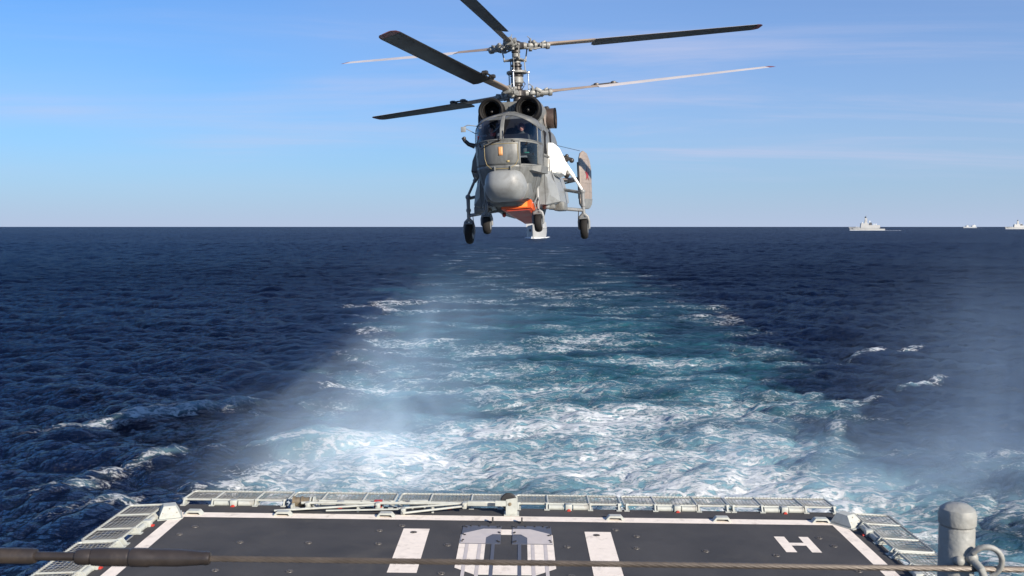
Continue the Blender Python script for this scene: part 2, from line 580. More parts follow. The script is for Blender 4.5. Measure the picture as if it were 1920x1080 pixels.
    t.links.new(M2(t, 'MULTIPLY', wf.outputs[0], MAPR(t, far, 0.05, 0.45, 0.72, 0.29, False)), b.inputs[0])       # sky reflection scaled down in the shader, more with distance, to darken the sea
    t.links.new(wd.outputs[0], b.inputs[1]); t.links.new(wg.outputs[0], b.inputs[2])
    d = N(t, 'ShaderNodeBsdfDiffuse')
    d.inputs['Color'].default_value = (0.58, 0.60, 0.62, 1)
    t.links.new(bp.outputs[0], d.inputs['Normal'])
    mx = N(t, 'ShaderNodeMixShader')
    t.links.new(fm, mx.inputs[0])
    t.links.new(b.outputs[0], mx.inputs[1]); t.links.new(d.outputs[0], mx.inputs[2])
    t.links.new(mx.outputs[0], out.inputs['Surface'])
    return m


sea = build_sea()
sea.data.materials.append(sea_material())
tag(sea, 'dark blue choppy sea with a foaming turquoise wake', 'sea', kind='structure')

# ------------------------------------------------------------------ own ship: hull, flight deck, hangar roof
DK = Matrix.Translation((-0.28, 0, DECK_Z)) @ Matrix.Rotation(R(-0.5), 4, 'Z') @ Matrix.Rotation(R(0.6), 4, 'Y')


def on_deck(o, x=0, y=0, z=0, rz=0):
    o.matrix_world = DK @ Matrix.Translation((x, y, z)) @ Matrix.Rotation(R(rz), 4, 'Z')
    return o


m_deck = pmat('deck_nonskid', (0.036, 0.0355, 0.038), 0.85, var=0.34, scale=0.8, bump=0.5, bscale=160, dirt=(0.060, 0.056, 0.052), dirt_amt=0.8, dscale=0.55)
m_hullgrey = pmat('ship_grey', (0.27, 0.285, 0.30), 0.55, var=0.08, dirt=(0.22, 0.17, 0.13), dirt_amt=0.25)
m_line = pmat('deck_white_paint', (0.74, 0.665, 0.58), 0.7, var=0.07, scale=6, bump=0.3, bscale=150, dirt=(0.30, 0.26, 0.22), dirt_amt=0.5, dscale=3.2)
m_pale = pmat('pale_fitting_paint', (0.36, 0.375, 0.345), 0.5, var=0.14, scale=7, dirt=(0.20, 0.15, 0.10), dirt_amt=0.45, dscale=3.5)
m_plate = pmat('blue_grey_plate', (0.072, 0.08, 0.105), 0.5, var=0.15, scale=5)
m_lilac = pmat('worn_white_on_plate', (0.47, 0.43, 0.41), 0.6, var=0.08, scale=5, dirt=(0.36, 0.35, 0.4), dirt_amt=0.4)
m_dark = pmat('black_rubber', (0.018, 0.018, 0.02), 0.7, var=0.2)
m_red = pmat('red_paint', (0.36, 0.03, 0.02), 0.45, var=0.15)
m_wire = pmat('net_wire', (0.19, 0.19, 0.175), 0.5, metal=0.2, var=0.2, scale=9)
m_bronze = pmat('weathered_bronze', (0.26, 0.21, 0.14), 0.45, metal=0.6, var=0.25, scale=9)
m_rope = pmat('weathered_steel_rope', (0.085, 0.070, 0.058), 0.5, metal=0.35, var=0.2, scale=30)
m_tbk = pmat('dark_bronze_turnbuckle', (0.055, 0.046, 0.042), 0.36, metal=0.55, var=0.25, scale=20, dirt=(0.11, 0.085, 0.065), dirt_amt=0.6, dscale=14)
m_stan = pmat('grey_stanchion_paint', (0.23, 0.235, 0.22), 0.5, var=0.08, scale=18, bump=0.25, bscale=60, dirt=(0.20, 0.185, 0.16), dirt_amt=0.5, dscale=11)

mb = MB()
secs = []
for y, wt, wb in ((-40, 7.9, 7.6), (2, 7.78, 7.3), (21.1, 7.72, 6.9), (21.14, 7.68, 6.86)):
    secs.append([(-wt, y, -0.06), (wt, y, -0.06), (wt - 0.02, y, -1.0), (wb, y, -4.6), (wb - 1.5, y, -6), (-wb + 1.5, y, -6), (-wb, y, -4.6), (-wt + 0.02, y, -1.0)])
mb.loft(secs)
hull = on_deck(mb.build('ship_hull', m_hullgrey, smooth=False))
tag(hull, kind='structure')
mb = MB()
mb.box((0, 11.55, -0.03), (15.5, 19.3, 0.06))
deck = on_deck(mb.build('flight_deck', m_deck, smooth=False))
tag(deck, kind='structure')
mb = MB()
mb.box((0, -9.2, 2.42), (15.0, 22, 4.86))
mb.box((0, 1.78, 4.80), (15.1, 0.06, 0.16))
hangar = on_deck(mb.build('hangar_block', m_hullgrey, smooth=False))
flat_roof = MB().box((0, -9.2, 4.87), (14.9, 21.8, 0.02)).build('roof_coating', m_deck, hangar, smooth=False)
tag(hangar, kind='structure')


def flat(name, polys, mat, z, parent, th=0.004):
    """a painted or thin plate sheet lying on the deck: list of outlines"""
    b = MB()
    for poly in polys:
        n = len(poly)
        b.add([(x, y, z) for x, y in poly], [tuple(range(n))])
    o = b.build(name, mat, parent, smooth=False)
    return o


def rect(x0, y0, x1, y1):
    return [(x0, y0), (x1, y0), (x1, y1), (x0, y1)]


flat('border_line', [rect(-7.45, 20.26, 7.45, 20.60)], m_line, 0.004, deck)
flat('border_line', [rect(-7.45, 2.4, -7.17, 20.255)], m_line, 0.004, deck)
flat('border_line', [rect(7.17, 2.4, 7.45, 20.255)], m_line, 0.004, deck)
flat('bar_marking', [rect(-2.22, 17.10, -1.66, 19.66)], m_line, 0.004, deck)
flat('bar_marking', [rect(1.66, 16.95, 2.22, 19.60)], m_line, 0.004, deck)
# letter H, lying sideways as seen from the hangar
hb = flat('letter_marking', [rect(5.66, 18.5, 5.88, 19.45), rect(6.18, 18.5, 6.38, 19.45), rect(5.88, 18.9, 6.18, 19.07)], m_line, 0.004, deck)
hb['label'] = 'white letter H painted on the deck'
# octagonal landing marking
ring = []
out = [(-0.5, 19.68), (0.5, 19.68), (0.97, 19.34), (0.97, 17.40), (0.58, 17.05), (-0.58, 17.05), (-0.97, 17.40), (-0.97, 19.34)]
inn = [(-0.30, 19.33), (0.30, 19.33), (0.43, 19.12), (0.43, 17.75), (0.33, 17.62), (-0.33, 17.62), (-0.43, 17.75), (-0.43, 19.12)]
b = MB()
b.add([(x, y, 0.004) for x, y in out + inn], [(i, (i + 1) % 8, 8 + (i + 1) % 8, 8 + i) for i in range(8)])
rg = b.build('landing_marking', m_line, deck, smooth=False)
rg['label'] = 'white octagonal landing marking'
for s in (-1, 1):
    b = MB()
    b.box((s * 0.535, 19.32, 0.006), (0.83, 1.14, 0.012))
    pl = b.build('grid_plate', m_plate, deck, smooth=False)
    pl['label'] = 'blue grey bolted plate'
    poly = [(0.12, 19.68), (0.5, 19.68), (0.948, 19.35), (0.948, 18.752), (0.43, 18.752), (0.43, 19.12), (0.30, 19.33), (0.12, 19.33)]
    flat('plate_paint', [[(s * x, y) for x, y in poly]], m_lilac, 0.016, pl)
    b = MB()
    for (bx, by) in [(0.15, 19.84), (0.2, 19.80), (0.15, 19.40), (0.17, 19.45), (0.15, 18.85), (0.19, 18.9), (0.92, 19.82), (0.87, 19.78), (0.92, 19.30), (0.88, 19.26), (0.92, 18.86), (0.90, 18.95), (0.4, 19.86), (0.6, 19.86), (0.78, 19.86)]:
        b.lathe([(0.022, 0.012), (0.022, 0.03), (0.004, 0.034)], (s * bx, by, 0), n=8, cap=True)
    b.build('bolts', m_dark, pl)
    for xx in (0.27, 0.54, 0.80):
        flat('guide_rail', [rect(s * xx - 0.035, 16.0, s * xx + 0.035, 18.745)], m_plate if xx < 0.4 else m_lilac, 0.008, deck)
    b = MB()
    b.box((s * 0.32, 20.12, 0.06), (0.035, 0.09, 0.12))
    b.box((s * 0.32, 20.12, 0.006), (0.10, 0.13, 0.012))
    b.build('stop_lug', m_deck, deck, smooth=False)
# lashing points let into the deck
tie = None
TIES = [(-2.72, 19.5), (-2.62, 18.68), (-1.2, 18.66), (-4.05, 18.68), (-4.05, 17.1), (-1.2, 17.1), (1.24, 18.64), (2.64, 18.62), (2.74, 19.35), (4.03, 18.5), (-2.28, 19.85), (2.33, 19.75), (-1.98, 19.42), (1.9, 19.38), (4.05, 17.0), (2.64, 17.0), (-5.45, 18.66), (5.4, 18.3), (6.75, 18.9), (6.6, 19.4), (-6.7, 19.6), (-6.85, 19.1), (1.24, 17.05), (-5.45, 17.1), (6.75, 17.5)]
for i, (x, y) in enumerate(TIES):
    if tie is None:
        b = MB()
        b.lathe([(0.105, 0.002), (0.10, 0.010), (0.078, 0.011), (0.07, 0.004)], n=18)
        b.box((0, 0, 0.010), (0.15, 0.022, 0.014))
        b.box((0, 0, 0.010), (0.022, 0.15, 0.014))
        tie = b.build('lashing_point', pmat('worn_steel', (0.09, 0.082, 0.075), 0.5, metal=0.3, var=0.3, scale=20), deck)
        b = MB()
        b.lathe([(0.001, 0.0045), (0.07, 0.0045)], n=18)
        b.build('recess', m_dark, tie)
        o = tie
    else:
        o = copy_tree(tie, deck)
    o.location = (x, y, 0)
    o.rotation_euler = (0, 0, random.uniform(0, 1.5))
    o.scale = (0.72, 0.72, 1)

# safety nets folded out round the deck edge
def make_net():
    root = empty('safety_net')
    L, Wd = 1.21, 0.78
    b = MB()
    rc = 0.09
    pts = [(-L, 0, 0.10)]
    for k in range(5):
        a = math.pi - k * math.pi / 8
        pts.append((-L + rc + rc * math.cos(a), Wd - rc + rc * math.sin(a), 0.065))
    for k in range(5):
        a = math.pi / 2 - k * math.pi / 8
        pts.append((L - rc + rc * math.cos(a), Wd - rc + rc * math.sin(a), 0.065))
    pts.append((L, 0, 0.10))
    b.path(pts, 0.024, 8)
    b.tube((-L - 0.01, 0, 0.10), (L + 0.01, 0, 0.10), 0.024, n=8)
    b.build('outer_frame', m_pale, root)
    for s in (-1, 1):
        b = MB()
        b.tube((s * 0.48, 0.01, 0.103), (s * 0.48, Wd - 0.01, 0.067), 0.022, n=8)
        b.build('cross_bar', m_pale, root)
    for x0, x1 in ((-L, -0.48), (-0.48, 0.48), (0.48, L)):
        b = MB()
        nx = max(int(round((x1 - x0) / 0.085)), 3)
        ny = 9
        def P(i, j):
            u, v = i / nx, j / ny
            sag = 0.045 * (1 - (2 * u - 1) ** 2) * (1 - (2 * v - 1) ** 2)
            return (x0 + (x1 - x0) * u, 0.01 + (Wd - 0.02) * v, 0.104 - 0.036 * v - sag)
        for i in range(1, nx):
            b.path([P(i, j) for j in range(0, ny + 1, 1)], 0.0065, 4, cap=False)
        for j in range(1, ny):
            b.path([P(i, j) for i in range(0, nx + 1, 1)], 0.0065, 4, cap=False)
        for i in range(nx):     # lacing round the frame
            for j, dy in ((0, -0.028), (ny, 0.028)):
                a = P(i + 0.5, j)
                b.tube((a[0], a[1] - dy, a[2]), (a[0] + 0.02, a[1] + dy, a[2] + 0.028), 0.007, n=4)
        b.build('wire_mesh', m_wire, root)
    for s in (-1, 1):
        b = MB()
        b.tube((s * 0.10, -0.06, 0.035), (s * 0.46, -0.06, 0.035), 0.066, n=16)
        b.tube((s * 0.11, -0.06, 0.035), (s * 0.13, -0.06, 0.035), 0.074, n=16)
        b.tube((s * 0.43, -0.06, 0.035), (s * 0.455, -0.06, 0.035), 0.074, n=16)
        b.build('hinge_roller', m_pale, root)
    b = MB()
    b.box((0, -0.10, 0.05), (0.15, 0.16, 0.17), bev=0.015)
    cl = b.build('hinge_clamp', m_pale, root)
    b = MB()
    b.lathe([(0.045, -0.235), (0.05, -0.20), (0.05, -0.18)], (0, 0, -0.01), 'Y', 12, True)
    b.box((0, -0.195, -0.05), (0.12, 0.05, 0.05), bev=0.01)
    b.build('locking_pin', m_red, cl)
    for x in (-1.16, -0.5, 0.5, 1.16):
        b = MB()
        b.prism([(-0.16, -0.005), (0.09, -0.005), (0.05, 0.12), (-0.05, 0.14)], x - 0.018, x + 0.018, 'X')
        b.box((x, -0.04, 0.006), (0.12, 0.28, 0.022))
        b.tube((x - 0.05, 0, 0.10), (x + 0.05, 0, 0.10), 0.034, n=10)
        b.build('support_bracket', m_pale, root)
    b = MB()
    b.box((0, 0.0, -0.09), (2.3, 0.03, 0.12))
    b.build('base_plate', m_hullgrey, root, smooth=False)
    return root


net0 = make_net()
AFT = [(-6.34, 'pale framed safety net at the left end of the aft deck edge'),
       (-3.86, 'aft safety net behind the bronze winch drum and the long poles'),
       (-1.34, 'aft safety net just left of the black sheave wheel'),
       (1.40, 'aft safety net just right of the black sheave wheel'),
       (3.90, 'aft safety net between the right bar marking and the painted H'),
       (6.36, 'pale framed safety net at the right end of the aft deck edge')]
first = True
for x, lab in AFT:
    o = net0 if first else copy_tree(net0)
    first = False
    on_deck(o, x, 21.26, 0.0, 0)
    tag(o, lab, 'safety net', 'safety nets along the deck edge')
for sx, y, lab in ((-1, 19.62, 'left side safety net nearest the stern corner'), (-1, 17.12, 'left side safety net behind the turnbuckle, near the frame edge'),
                   (1, 19.60, 'right side safety net beside the white corner box'), (1, 17.10, 'right side safety net partly hidden by the round topped post')):
    o = copy_tree(net0)
    on_deck(o, sx * 7.82, y, 0.0, 90 if sx < 0 else -90)
    tag(o, lab, 'safety net', 'safety nets along the deck edge')

# sloped corner boxes
for sx, lab in ((-1, 'white sloped corner box lit by the sun, left deck corner'), (1, 'white sloped corner box with its shaded face turned left, right deck corner')):
    root = empty('corner_box')
    b = MB()
    lo = [(-0.26, -0.30), (0.26, -0.30), (0.26, 0.30), (-0.26, 0.30)]
    hi = [(-0.15, -0.10), (0.15, -0.10), (0.15, 0.22), (-0.15, 0.22)]
    b.loft([[(x, y, 0.0) for x, y in lo], [(x, y, 0.05) for x, y in lo], [(x, y, 0.235) for x, y in hi]])
    b.build('cover', m_pale, root, smooth=False)
    b = MB()
    b.box((0, -0.03, 0.004), (0.62, 0.72, 0.012))
    b.build('base_flange', m_pale, root, smooth=False)
    for x, y, z in ((-0.17, -0.235, 0.11), (0.17, -0.235, 0.11), (0, -0.16, 0.19)):
        b = MB(); b.sphere((x, y, z), 0.014, 8, 5)
        b.build('rivet', m_bronze, root)
    on_deck(root, sx * 7.52, 20.34, 0.006, 36 if sx > 0 else 22)
    root.scale = (0.85, 0.85, 1.0)
    tag(root, lab, 'corner box', 'sloped boxes at the two stern corners')

# low fairlead covers along the aft line
fl = None
for x, lab in ((-7.02, 'low slotted deck chock beside the left corner box'), (-5.02, 'low slotted deck chock at the left end of the poles'), (-2.72, 'low slotted deck chock under the crossing poles'),
               (2.40, 'low slotted deck chock right of the sheave block'), (4.78, 'low slotted deck chock in front of the fifth aft net'), (6.98, 'low slotted deck chock beside the right corner box')):
    if fl is None:
        fl = empty('deck_chock')
        b = MB()
        b.prism([(-0.21, 0), (-0.14, 0.085), (-0.12, 0.095), (0.12, 0.095), (0.14, 0.085), (0.21, 0), (0.15, 0), (0.12, 0.05), (-0.12, 0.05), (-0.15, 0)], -0.075, 0.075, 'Y')
        b.build('body', m_pale, fl, smooth=False)
        b = MB()
        b.box((0, 0.03, 0.024), (0.23, 0.07, 0.046))
        b.build('roller', m_dark, fl)
        o = fl
    else:
        o = copy_tree(fl)
    on_deck(o, x, 20.47, 0.006, 0)
    tag(o, lab, 'deck chock', 'chocks along the aft deck line')

# folded lifting poles with a sheave block
root = empty('folded_davit')
segs = [((-5.25, 20.58, 0.07), (-2.95, 20.80, 0.17), 0.024), ((-4.7, 20.86, 0.17), (-0.55, 20.90, 0.20), 0.032), ((-2.35, 20.55, 0.06), (-0.95, 20.78, 0.17), 0.024),
        ((-2.45, 20.70, 0.12), (-0.95, 20.84, 0.22), 0.022), ((-4.1, 20.66, 0.06), (-2.3, 20.72, 0.10), 0.02)]
for a, c, r in segs:
    b = MB(); b.tube(a, c, r, n=12)
    b.build('pole', m_pale, root)
for x, y, z in ((-2.95, 20.82, 0.17), (-0.98, 20.82, 0.2), (-2.35, 20.66, 0.10), (-4.55, 20.84, 0.15)):
    b = MB(); b.box((x, y, z - 0.02), (0.10, 0.18, 0.14), bev=0.02); b.tube((x, y - 0.12, z), (x, y + 0.12, z), 0.02, n=8)
    b.build('pole_clamp', m_pale, root)
for x in (-4.9, -3.4, -1.7):
    b = MB(); b.box((x, 20.88, 0.07), (0.05, 0.22, 0.14)); b.build('cradle', m_pale, root, smooth=False)
b = MB(); b.box((-0.55, 20.9, 0.20), (0.75, 0.09, 0.11), bev=0.015); b.build('arm', m_pale, root)
on_deck(root)
tag(root, 'long pale poles of a folded davit lying along the aft deck edge', 'davit')
root = empty('sheave_block')
b = MB()
b.prism([(-0.06, 0), (0.20, 0), (0.20, 0.36), (0.16, 0.40), (-0.06, 0.36)], -0.13, -0.10, 'Y')
b.prism([(-0.06, 0), (0.20, 0), (0.20, 0.36), (0.16, 0.40), (-0.06, 0.36)], 0.05, 0.08, 'Y')
b.box((-0.17, -0.115, 0.27), (0.26, 0.03, 0.12))
b.box((0.07, -0.02, 0.01), (0.34, 0.30, 0.02))
b.build('cheek_plates', m_pale, root, smooth=False)
b = MB()
b.lathe([(0.02, -0.075), (0.17, -0.075), (0.185, -0.06), (0.165, -0.03), (0.185, 0.0), (0.17, 0.02), (0.02, 0.02)], (0.0, 0, 0.30), 'Y', 28, True)
b.build('sheave_wheel', m_dark, root)
b = MB(); b.lathe([(0.001, -0.155), (0.035, -0.15), (0.04, -0.12)], (0.03, 0, 0.26), 'Y', 14); b.build('axle', m_bronze, root)
on_deck(root, 0.02, 20.78, 0.006)
tag(root, 'pale sheave block with a black wheel in the middle of the aft edge', 'sheave block')
root = empty('winch_drum')
b = MB(); b.lathe([(0.105, -0.20), (0.105, 0.20)], (0, 0, 0.14), 'X', 24, True); b.build('drum', m_bronze, root)
for x in (-0.2, 0.0, 0.2, 0.27):
    b = MB(); b.lathe([(0.13, x - 0.015), (0.13, x + 0.015)], (0, 0, 0.14), 'X', 24, True); b.build('flange', m_bronze if x < 0.2 else m_pale, root)
b = MB(); b.box((0, 0, 0.02), (0.62, 0.2, 0.035)); b.build('base', m_hullgrey, root, smooth=False)
on_deck(root, -4.72, 21.04, 0.002)
tag(root, 'small bronze winch drum at the deck edge near the poles', 'winch')
root = empty('red_box')
b = MB(); b.box((0, 0, 0.11), (0.19, 0.12, 0.16), bev=0.012); b.build('case', m_red, root)
b = MB(); b.box((0, 0, 0.015), (0.24, 0.14, 0.03)); b.box((0.11, 0, 0.1), (0.02, 0.13, 0.18)); b.build('mount', m_pale, root, smooth=False)
on_deck(root, -2.98, 21.08, 0.002)
tag(root, 'small red box fixed on the aft deck edge below a net', 'box')
root = empty('junction_box')
b = MB(); b.box((0, 0, 0.13), (0.42, 0.10, 0.15), bev=0.012); b.build('case', m_pale, root)
for x in (-0.14, 0.14):
    b = MB(); b.box((x, 0, 0.03), (0.04, 0.08, 0.06)); b.build('foot', m_pale, root, smooth=False)
on_deck(root, -2.05, 21.08, 0.002)
tag(root, 'pale rectangular junction box behind the poles at the aft edge', 'box')

# guard rail on the hangar roof in front of the camera
root = empty('guard_rail', (0, 1.5, EYE - 1.65))
ZR = 1.65
for k, x in enumerate((0.729, -1.55, 2.4)):
    b = MB()
    top = ZR - 0.452
    b.lathe([(0.027, 0.0), (0.0275, 0.6), (0.0275, top - 0.040), (0.0262, top - 0.036), (0.0288, top - 0.033), (0.0292, top - 0.018), (0.0265, top - 0.008), (0.018, top - 0.0018), (0.001, top)], (x, 0, 0), n=40, cap=False)
    st = b.build('stanchion', m_stan, root)
    b = MB()
    b.lathe([(0.06, -0.01), (0.06, 0.012), (0.03, 0.016)], (x, 0, 0), n=24, cap=True)
    b.build('foot_plate', m_stan, st)
    zr = ZR - 0.548
    # welded eye that carries the rope
    b = MB()
    pts = []
    for i in range(15):
        a = R(150 - i * 215 / 14)
        pts.append((x + 0.030 + 0.023 * math.cos(a), -0.034 - 0.010 * math.sin(i / 14 * math.pi), zr + 0.012 + 0.026 * math.sin(a)))
    b.path(pts, 0.0046, 12)
    b.path([(x + 0.010, -0.022, zr + 0.016), (x + 0.018, -0.046, zr + 0.004), (x + 0.026, -0.046, zr - 0.016), (x + 0.028, -0.024, zr - 0.034)], [0.0075, 0.006, 0.006, 0.0075], 12)
    b.sphere((x + 0.012, -0.026, zr + 0.016), 0.0105, 12, 8)
    b.sphere((x - 0.008, -0.027, zr + 0.010), 0.0085, 12, 8)
    b.build('eye', m_stan, st)
b = MB()
zs = lambda x: ZR - 0.5375 - 0.0123 * x / 0.84 * 0.93
n = 200
b2 = []
for s3 in range(6):         # six laid strands
    pts = []
    for i in range(n + 1):
        x = -0.49 + (2.4 + 0.49) * i / n
        a = s3 * math.pi / 3 + x * 70
        pts.append((x, -0.036 + 0.0022 * math.cos(a), zs(x) + 0.0022 * math.sin(a)))
    b.path(pts, 0.0029, 6)
b.build('wire_rope', m_rope, root)
b = MB()
prof = [(0.0058, -1.55), (0.0058, -0.93), (0.0125, -0.92), (0.0125, -0.768), (0.011, -0.763), (0.0072, -0.762), (0.0072, -0.698), (0.0115, -0.697), (0.0130, -0.692), (0.0130, -0.678), (0.0115, -0.673), (0.0140, -0.671), (0.0145, -0.660), (0.0145, -0.615), (0.0135, -0.612),
        (0.0150, -0.609), (0.0150, -0.582), (0.0136, -0.578), (0.0136, -0.535), (0.0118, -0.510), (0.0106, -0.494), (0.0112, -0.490), (0.0095, -0.484), (0.0055, -0.483)]
b.lathe(prof, (0, -0.036, 0), 'X', 28, True)
tb = b.build('turnbuckle', m_tbk, root, ang=25)
tb.location = (0, 0, zs(-0.6))
tb.rotation_euler = (0, R(0.75), 0)
tb.location.z -= 0.6 * math.sin(R(0.75)) - 0.0006
tag(root, 'wire rope guard rail with a round topped post and turnbuckle in front', 'guard rail')

# ------------------------------------------------------------------ the helicopter
m_heli = pmat('helicopter_grey', (0.118, 0.122, 0.117), 0.48, var=0.26, scale=3.0, dirt=(0.05, 0.046, 0.04), dirt_amt=0.8, dscale=2.6, bump=0.08, bscale=25, streak=(2.2, 2.2, 0.5))
m_heli2 = pmat('helicopter_grey_patched', (0.145, 0.148, 0.14), 0.5, var=0.24, scale=4.0, dirt=(0.065, 0.058, 0.048), dirt_amt=0.7, dscale=3.0)
m_radome = pmat('radome_grey', (0.20, 0.21, 0.21), 0.48, var=0.10, scale=4, dirt=(0.12, 0.118, 0.11), dirt_amt=0.7, dscale=2.5)
m_fin = pmat('tan_grey_fin', (0.23, 0.19, 0.16), 0.5, var=0.14, scale=2.5, dirt=(0.12, 0.098, 0.082), dirt_amt=0.6, dscale=2.2, streak=(1, 1, 5))
m_white = pmat('white_float_cover', (0.74, 0.73, 0.69), 0.45, var=0.03)
m_orange = pmat('orange_cover', (0.62, 0.085, 0.010), 0.45, var=0.10, scale=3)
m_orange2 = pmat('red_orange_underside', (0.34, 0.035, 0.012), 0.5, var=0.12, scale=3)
m_black = pmat('black_intake_lip', (0.009, 0.0085, 0.0085), 0.6, var=0.2, spec=0.12)
m_inner = pmat('duct_metal', (0.20, 0.19, 0.18), 0.35, metal=0.8, var=0.2)
m_exh = pmat('heat_stained_exhaust', (0.075, 0.052, 0.042), 0.5, metal=0.4, var=0.35, scale=5)
m_tyre = pmat('tyre_rubber', (0.014, 0.013, 0.0125), 0.8, var=0.2, scale=8, spec=0.2)
m_strut = pmat('gear_leg_grey', (0.17, 0.175, 0.175), 0.45, var=0.15, scale=6, dirt=(0.06, 0.055, 0.05), dirt_amt=0.7, dscale=5)
m_chrome = pmat('oleo_chrome', (0.55, 0.55, 0.55), 0.2, metal=0.9, var=0.05)
m_hub = pmat('rotor_hub_metal', (0.19, 0.19, 0.178), 0.5, metal=0.15, var=0.3, scale=9, dirt=(0.05, 0.04, 0.03), dirt_amt=0.9, dscale=9)
m_hubdark = pmat('oily_dark_metal', (0.045, 0.04, 0.037), 0.4, metal=0.5, var=0.3, scale=9)
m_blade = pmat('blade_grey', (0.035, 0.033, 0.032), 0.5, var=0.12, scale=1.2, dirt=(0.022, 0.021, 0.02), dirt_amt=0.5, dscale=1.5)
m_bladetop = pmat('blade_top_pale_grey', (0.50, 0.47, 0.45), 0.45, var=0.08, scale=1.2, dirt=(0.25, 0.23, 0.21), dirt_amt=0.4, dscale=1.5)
m_shank = pmat('blade_root_tan', (0.25, 0.20, 0.16), 0.5, var=0.14, scale=4)
m_tip = pmat('blade_tip_red', (0.16, 0.05, 0.055), 0.5, var=0.1)
m_yellow = pmat('yellow_seam_paint', (0.33, 0.25, 0.10), 0.5, var=0.15)
m_omark = pmat('orange_placard', (0.50, 0.24, 0.09), 0.5, var=0.12)
m_seam = pmat('panel_gap', (0.05, 0.05, 0.05), 0.7)
m_cabin = pmat('cockpit_interior', (0.012, 0.0125, 0.015), 0.85, var=0.2, spec=0.1)
m_panel = pmat('instrument_grey', (0.16, 0.17, 0.17), 0.6, var=0.2)
m_green = pmat('green_box', (0.02, 0.20, 0.13), 0.5)
m_suit = pmat('flight_suit', (0.045, 0.05, 0.045), 0.8, var=0.2)
m_skin = pmat('skin', (0.45, 0.22, 0.16), 0.5, var=0.08)
m_helmet = pmat('dark_red_helmet', (0.22, 0.05, 0.045), 0.35, var=0.1)

m_glass = bpy.data.materials.new('tinted_cockpit_glass')
m_glass.use_nodes = True
t = m_glass.node_tree
t.nodes.clear()
o_ = N(t, 'ShaderNodeOutputMaterial')
tr = N(t, 'ShaderNodeBsdfTransparent'); tr.inputs[0].default_value = (0.72, 0.76, 0.82, 1)
gl = N(t, 'ShaderNodeBsdfGlossy'); gl.inputs['Roughness'].default_value = 0.03; gl.inputs[0].default_value = (0.9, 0.9, 0.9, 1)
fr = N(t, 'ShaderNodeFresnel'); fr.inputs[0].default_value = 1.5
mx = N(t, 'ShaderNodeMixShader')
t.links.new(fr.outputs[0], mx.inputs[0]); t.links.new(tr.outputs[0], mx.inputs[1]); t.links.new(gl.outputs[0], mx.inputs[2])
t.links.new(mx.outputs[0], o_.inputs[0])

HELI_LOC = Vector((0.36, 27.5, 10.05))
YAW, PITCH, ROLL = -8.0, 0.0, -2.6
HM = Matrix.Translation(HELI_LOC) @ Matrix.Rotation(R(YAW), 4, 'Z') @ Matrix.Rotation(R(PITCH), 4, 'X') @ Matrix.Rotation(R(ROLL), 4, 'Y')
heli = empty('helicopter', mat=HM)
tag(heli, 'grey naval helicopter with two stacked rotors hovering nose-on behind the flight deck', 'helicopter')


def itp(tab, z):
    """smooth table lookup (monotone cubic-ish)"""
    xs = [a for a, _ in tab]
    ys_ = [b_ for _, b_ in tab]
    return float(np.interp(z, xs, ys_))


Zs = np.linspace(0.7, 3.75, 200)
def smooth_tab(tab, k=13):
    v = np.interp(Zs, [a for a, _ in tab], [b_ for _, b_ in tab])
    vp = np.concatenate([np.full(k, v[0]), v, np.full(k, v[-1])])
    ker = np.hanning(2 * k + 1); ker /= ker.sum()
    return np.convolve(vp, ker, 'valid')
W_T = smooth_tab([(0.7, 0.40), (0.85, 0.48), (1.2, 0.62), (1.6, 0.77), (1.95, 0.86), (2.7, 0.89), (3.0, 0.88), (3.2, 0.84), (3.32, 0.76), (3.42, 0.56), (3.50, 0.12), (3.75, 0.05)])
F_T = smooth_tab([(0.7, -2.45), (0.9, -2.75), (1.2, -3.15), (1.6, -3.48), (1.95, -3.62), (2.3, -3.68), (2.7, -3.64), (3.0, -3.50), (3.3, -3.16), (3.40, -2.9), (3.50, -2.3), (3.75, -2.1)])
def wz(z): return float(np.interp(z, Zs, W_T))
def fz(z): return float(np.interp(z, Zs, F_T))
YB = -2.05


def nose(z, phi, off=0.0):
    """point of the nose skin: height z, angle phi (0 = dead ahead, 90 = left side of the aircraft = picture right)"""
    n = 2.5
    wd = wz(z) + off; yf = min(fz(z), YB - 0.05) - off
    s, c = math.sin(phi), math.cos(phi)
    return Vector((wd * math.copysign(abs(s) ** (2 / n), s), YB - (YB - yf) * abs(c) ** (2 / n), z))


def drop(z):
    return 0.38 * float(np.interp(z, [2.66, 3.36, 3.52], [0, 1, 0.7])) + 0.04 * float(np.interp(z, [2.2, 2.66, 3.2], [0, 1, 0]))


def skin(z, deg, off=0.0):
    ph = R(deg)
    return nose(z - drop(z) * math.sin(ph) ** 2, ph, off)


def patch(name, z0, z1, a0, a1, mat, parent, off=0.0, nz=10, na=16, thick=0.0):
    b = MB()
    g = [[skin(z0 + (z1 - z0) * i / nz, a0 + (a1 - a0) * j / na, off) for j in range(na + 1)] for i in range(nz + 1)]
    fs = []
    vs = [p for row in g for p in row]
    for i in range(nz):
        for j in range(na):
            k = i * (na + 1) + j
            fs.append((k, k + 1, k + na + 2, k + na + 1))
    if thick:
        b.add(vs, fs)
        o = b.build(name, mat, parent)
        md = o.modifiers.new('thickness', 'SOLIDIFY'); md.thickness = thick; md.offset = -1
        return o
    b.add(vs, fs)
    return b.build(name, mat, parent)


ZW0, ZW1 = 2.68, 3.36      # windscreen band
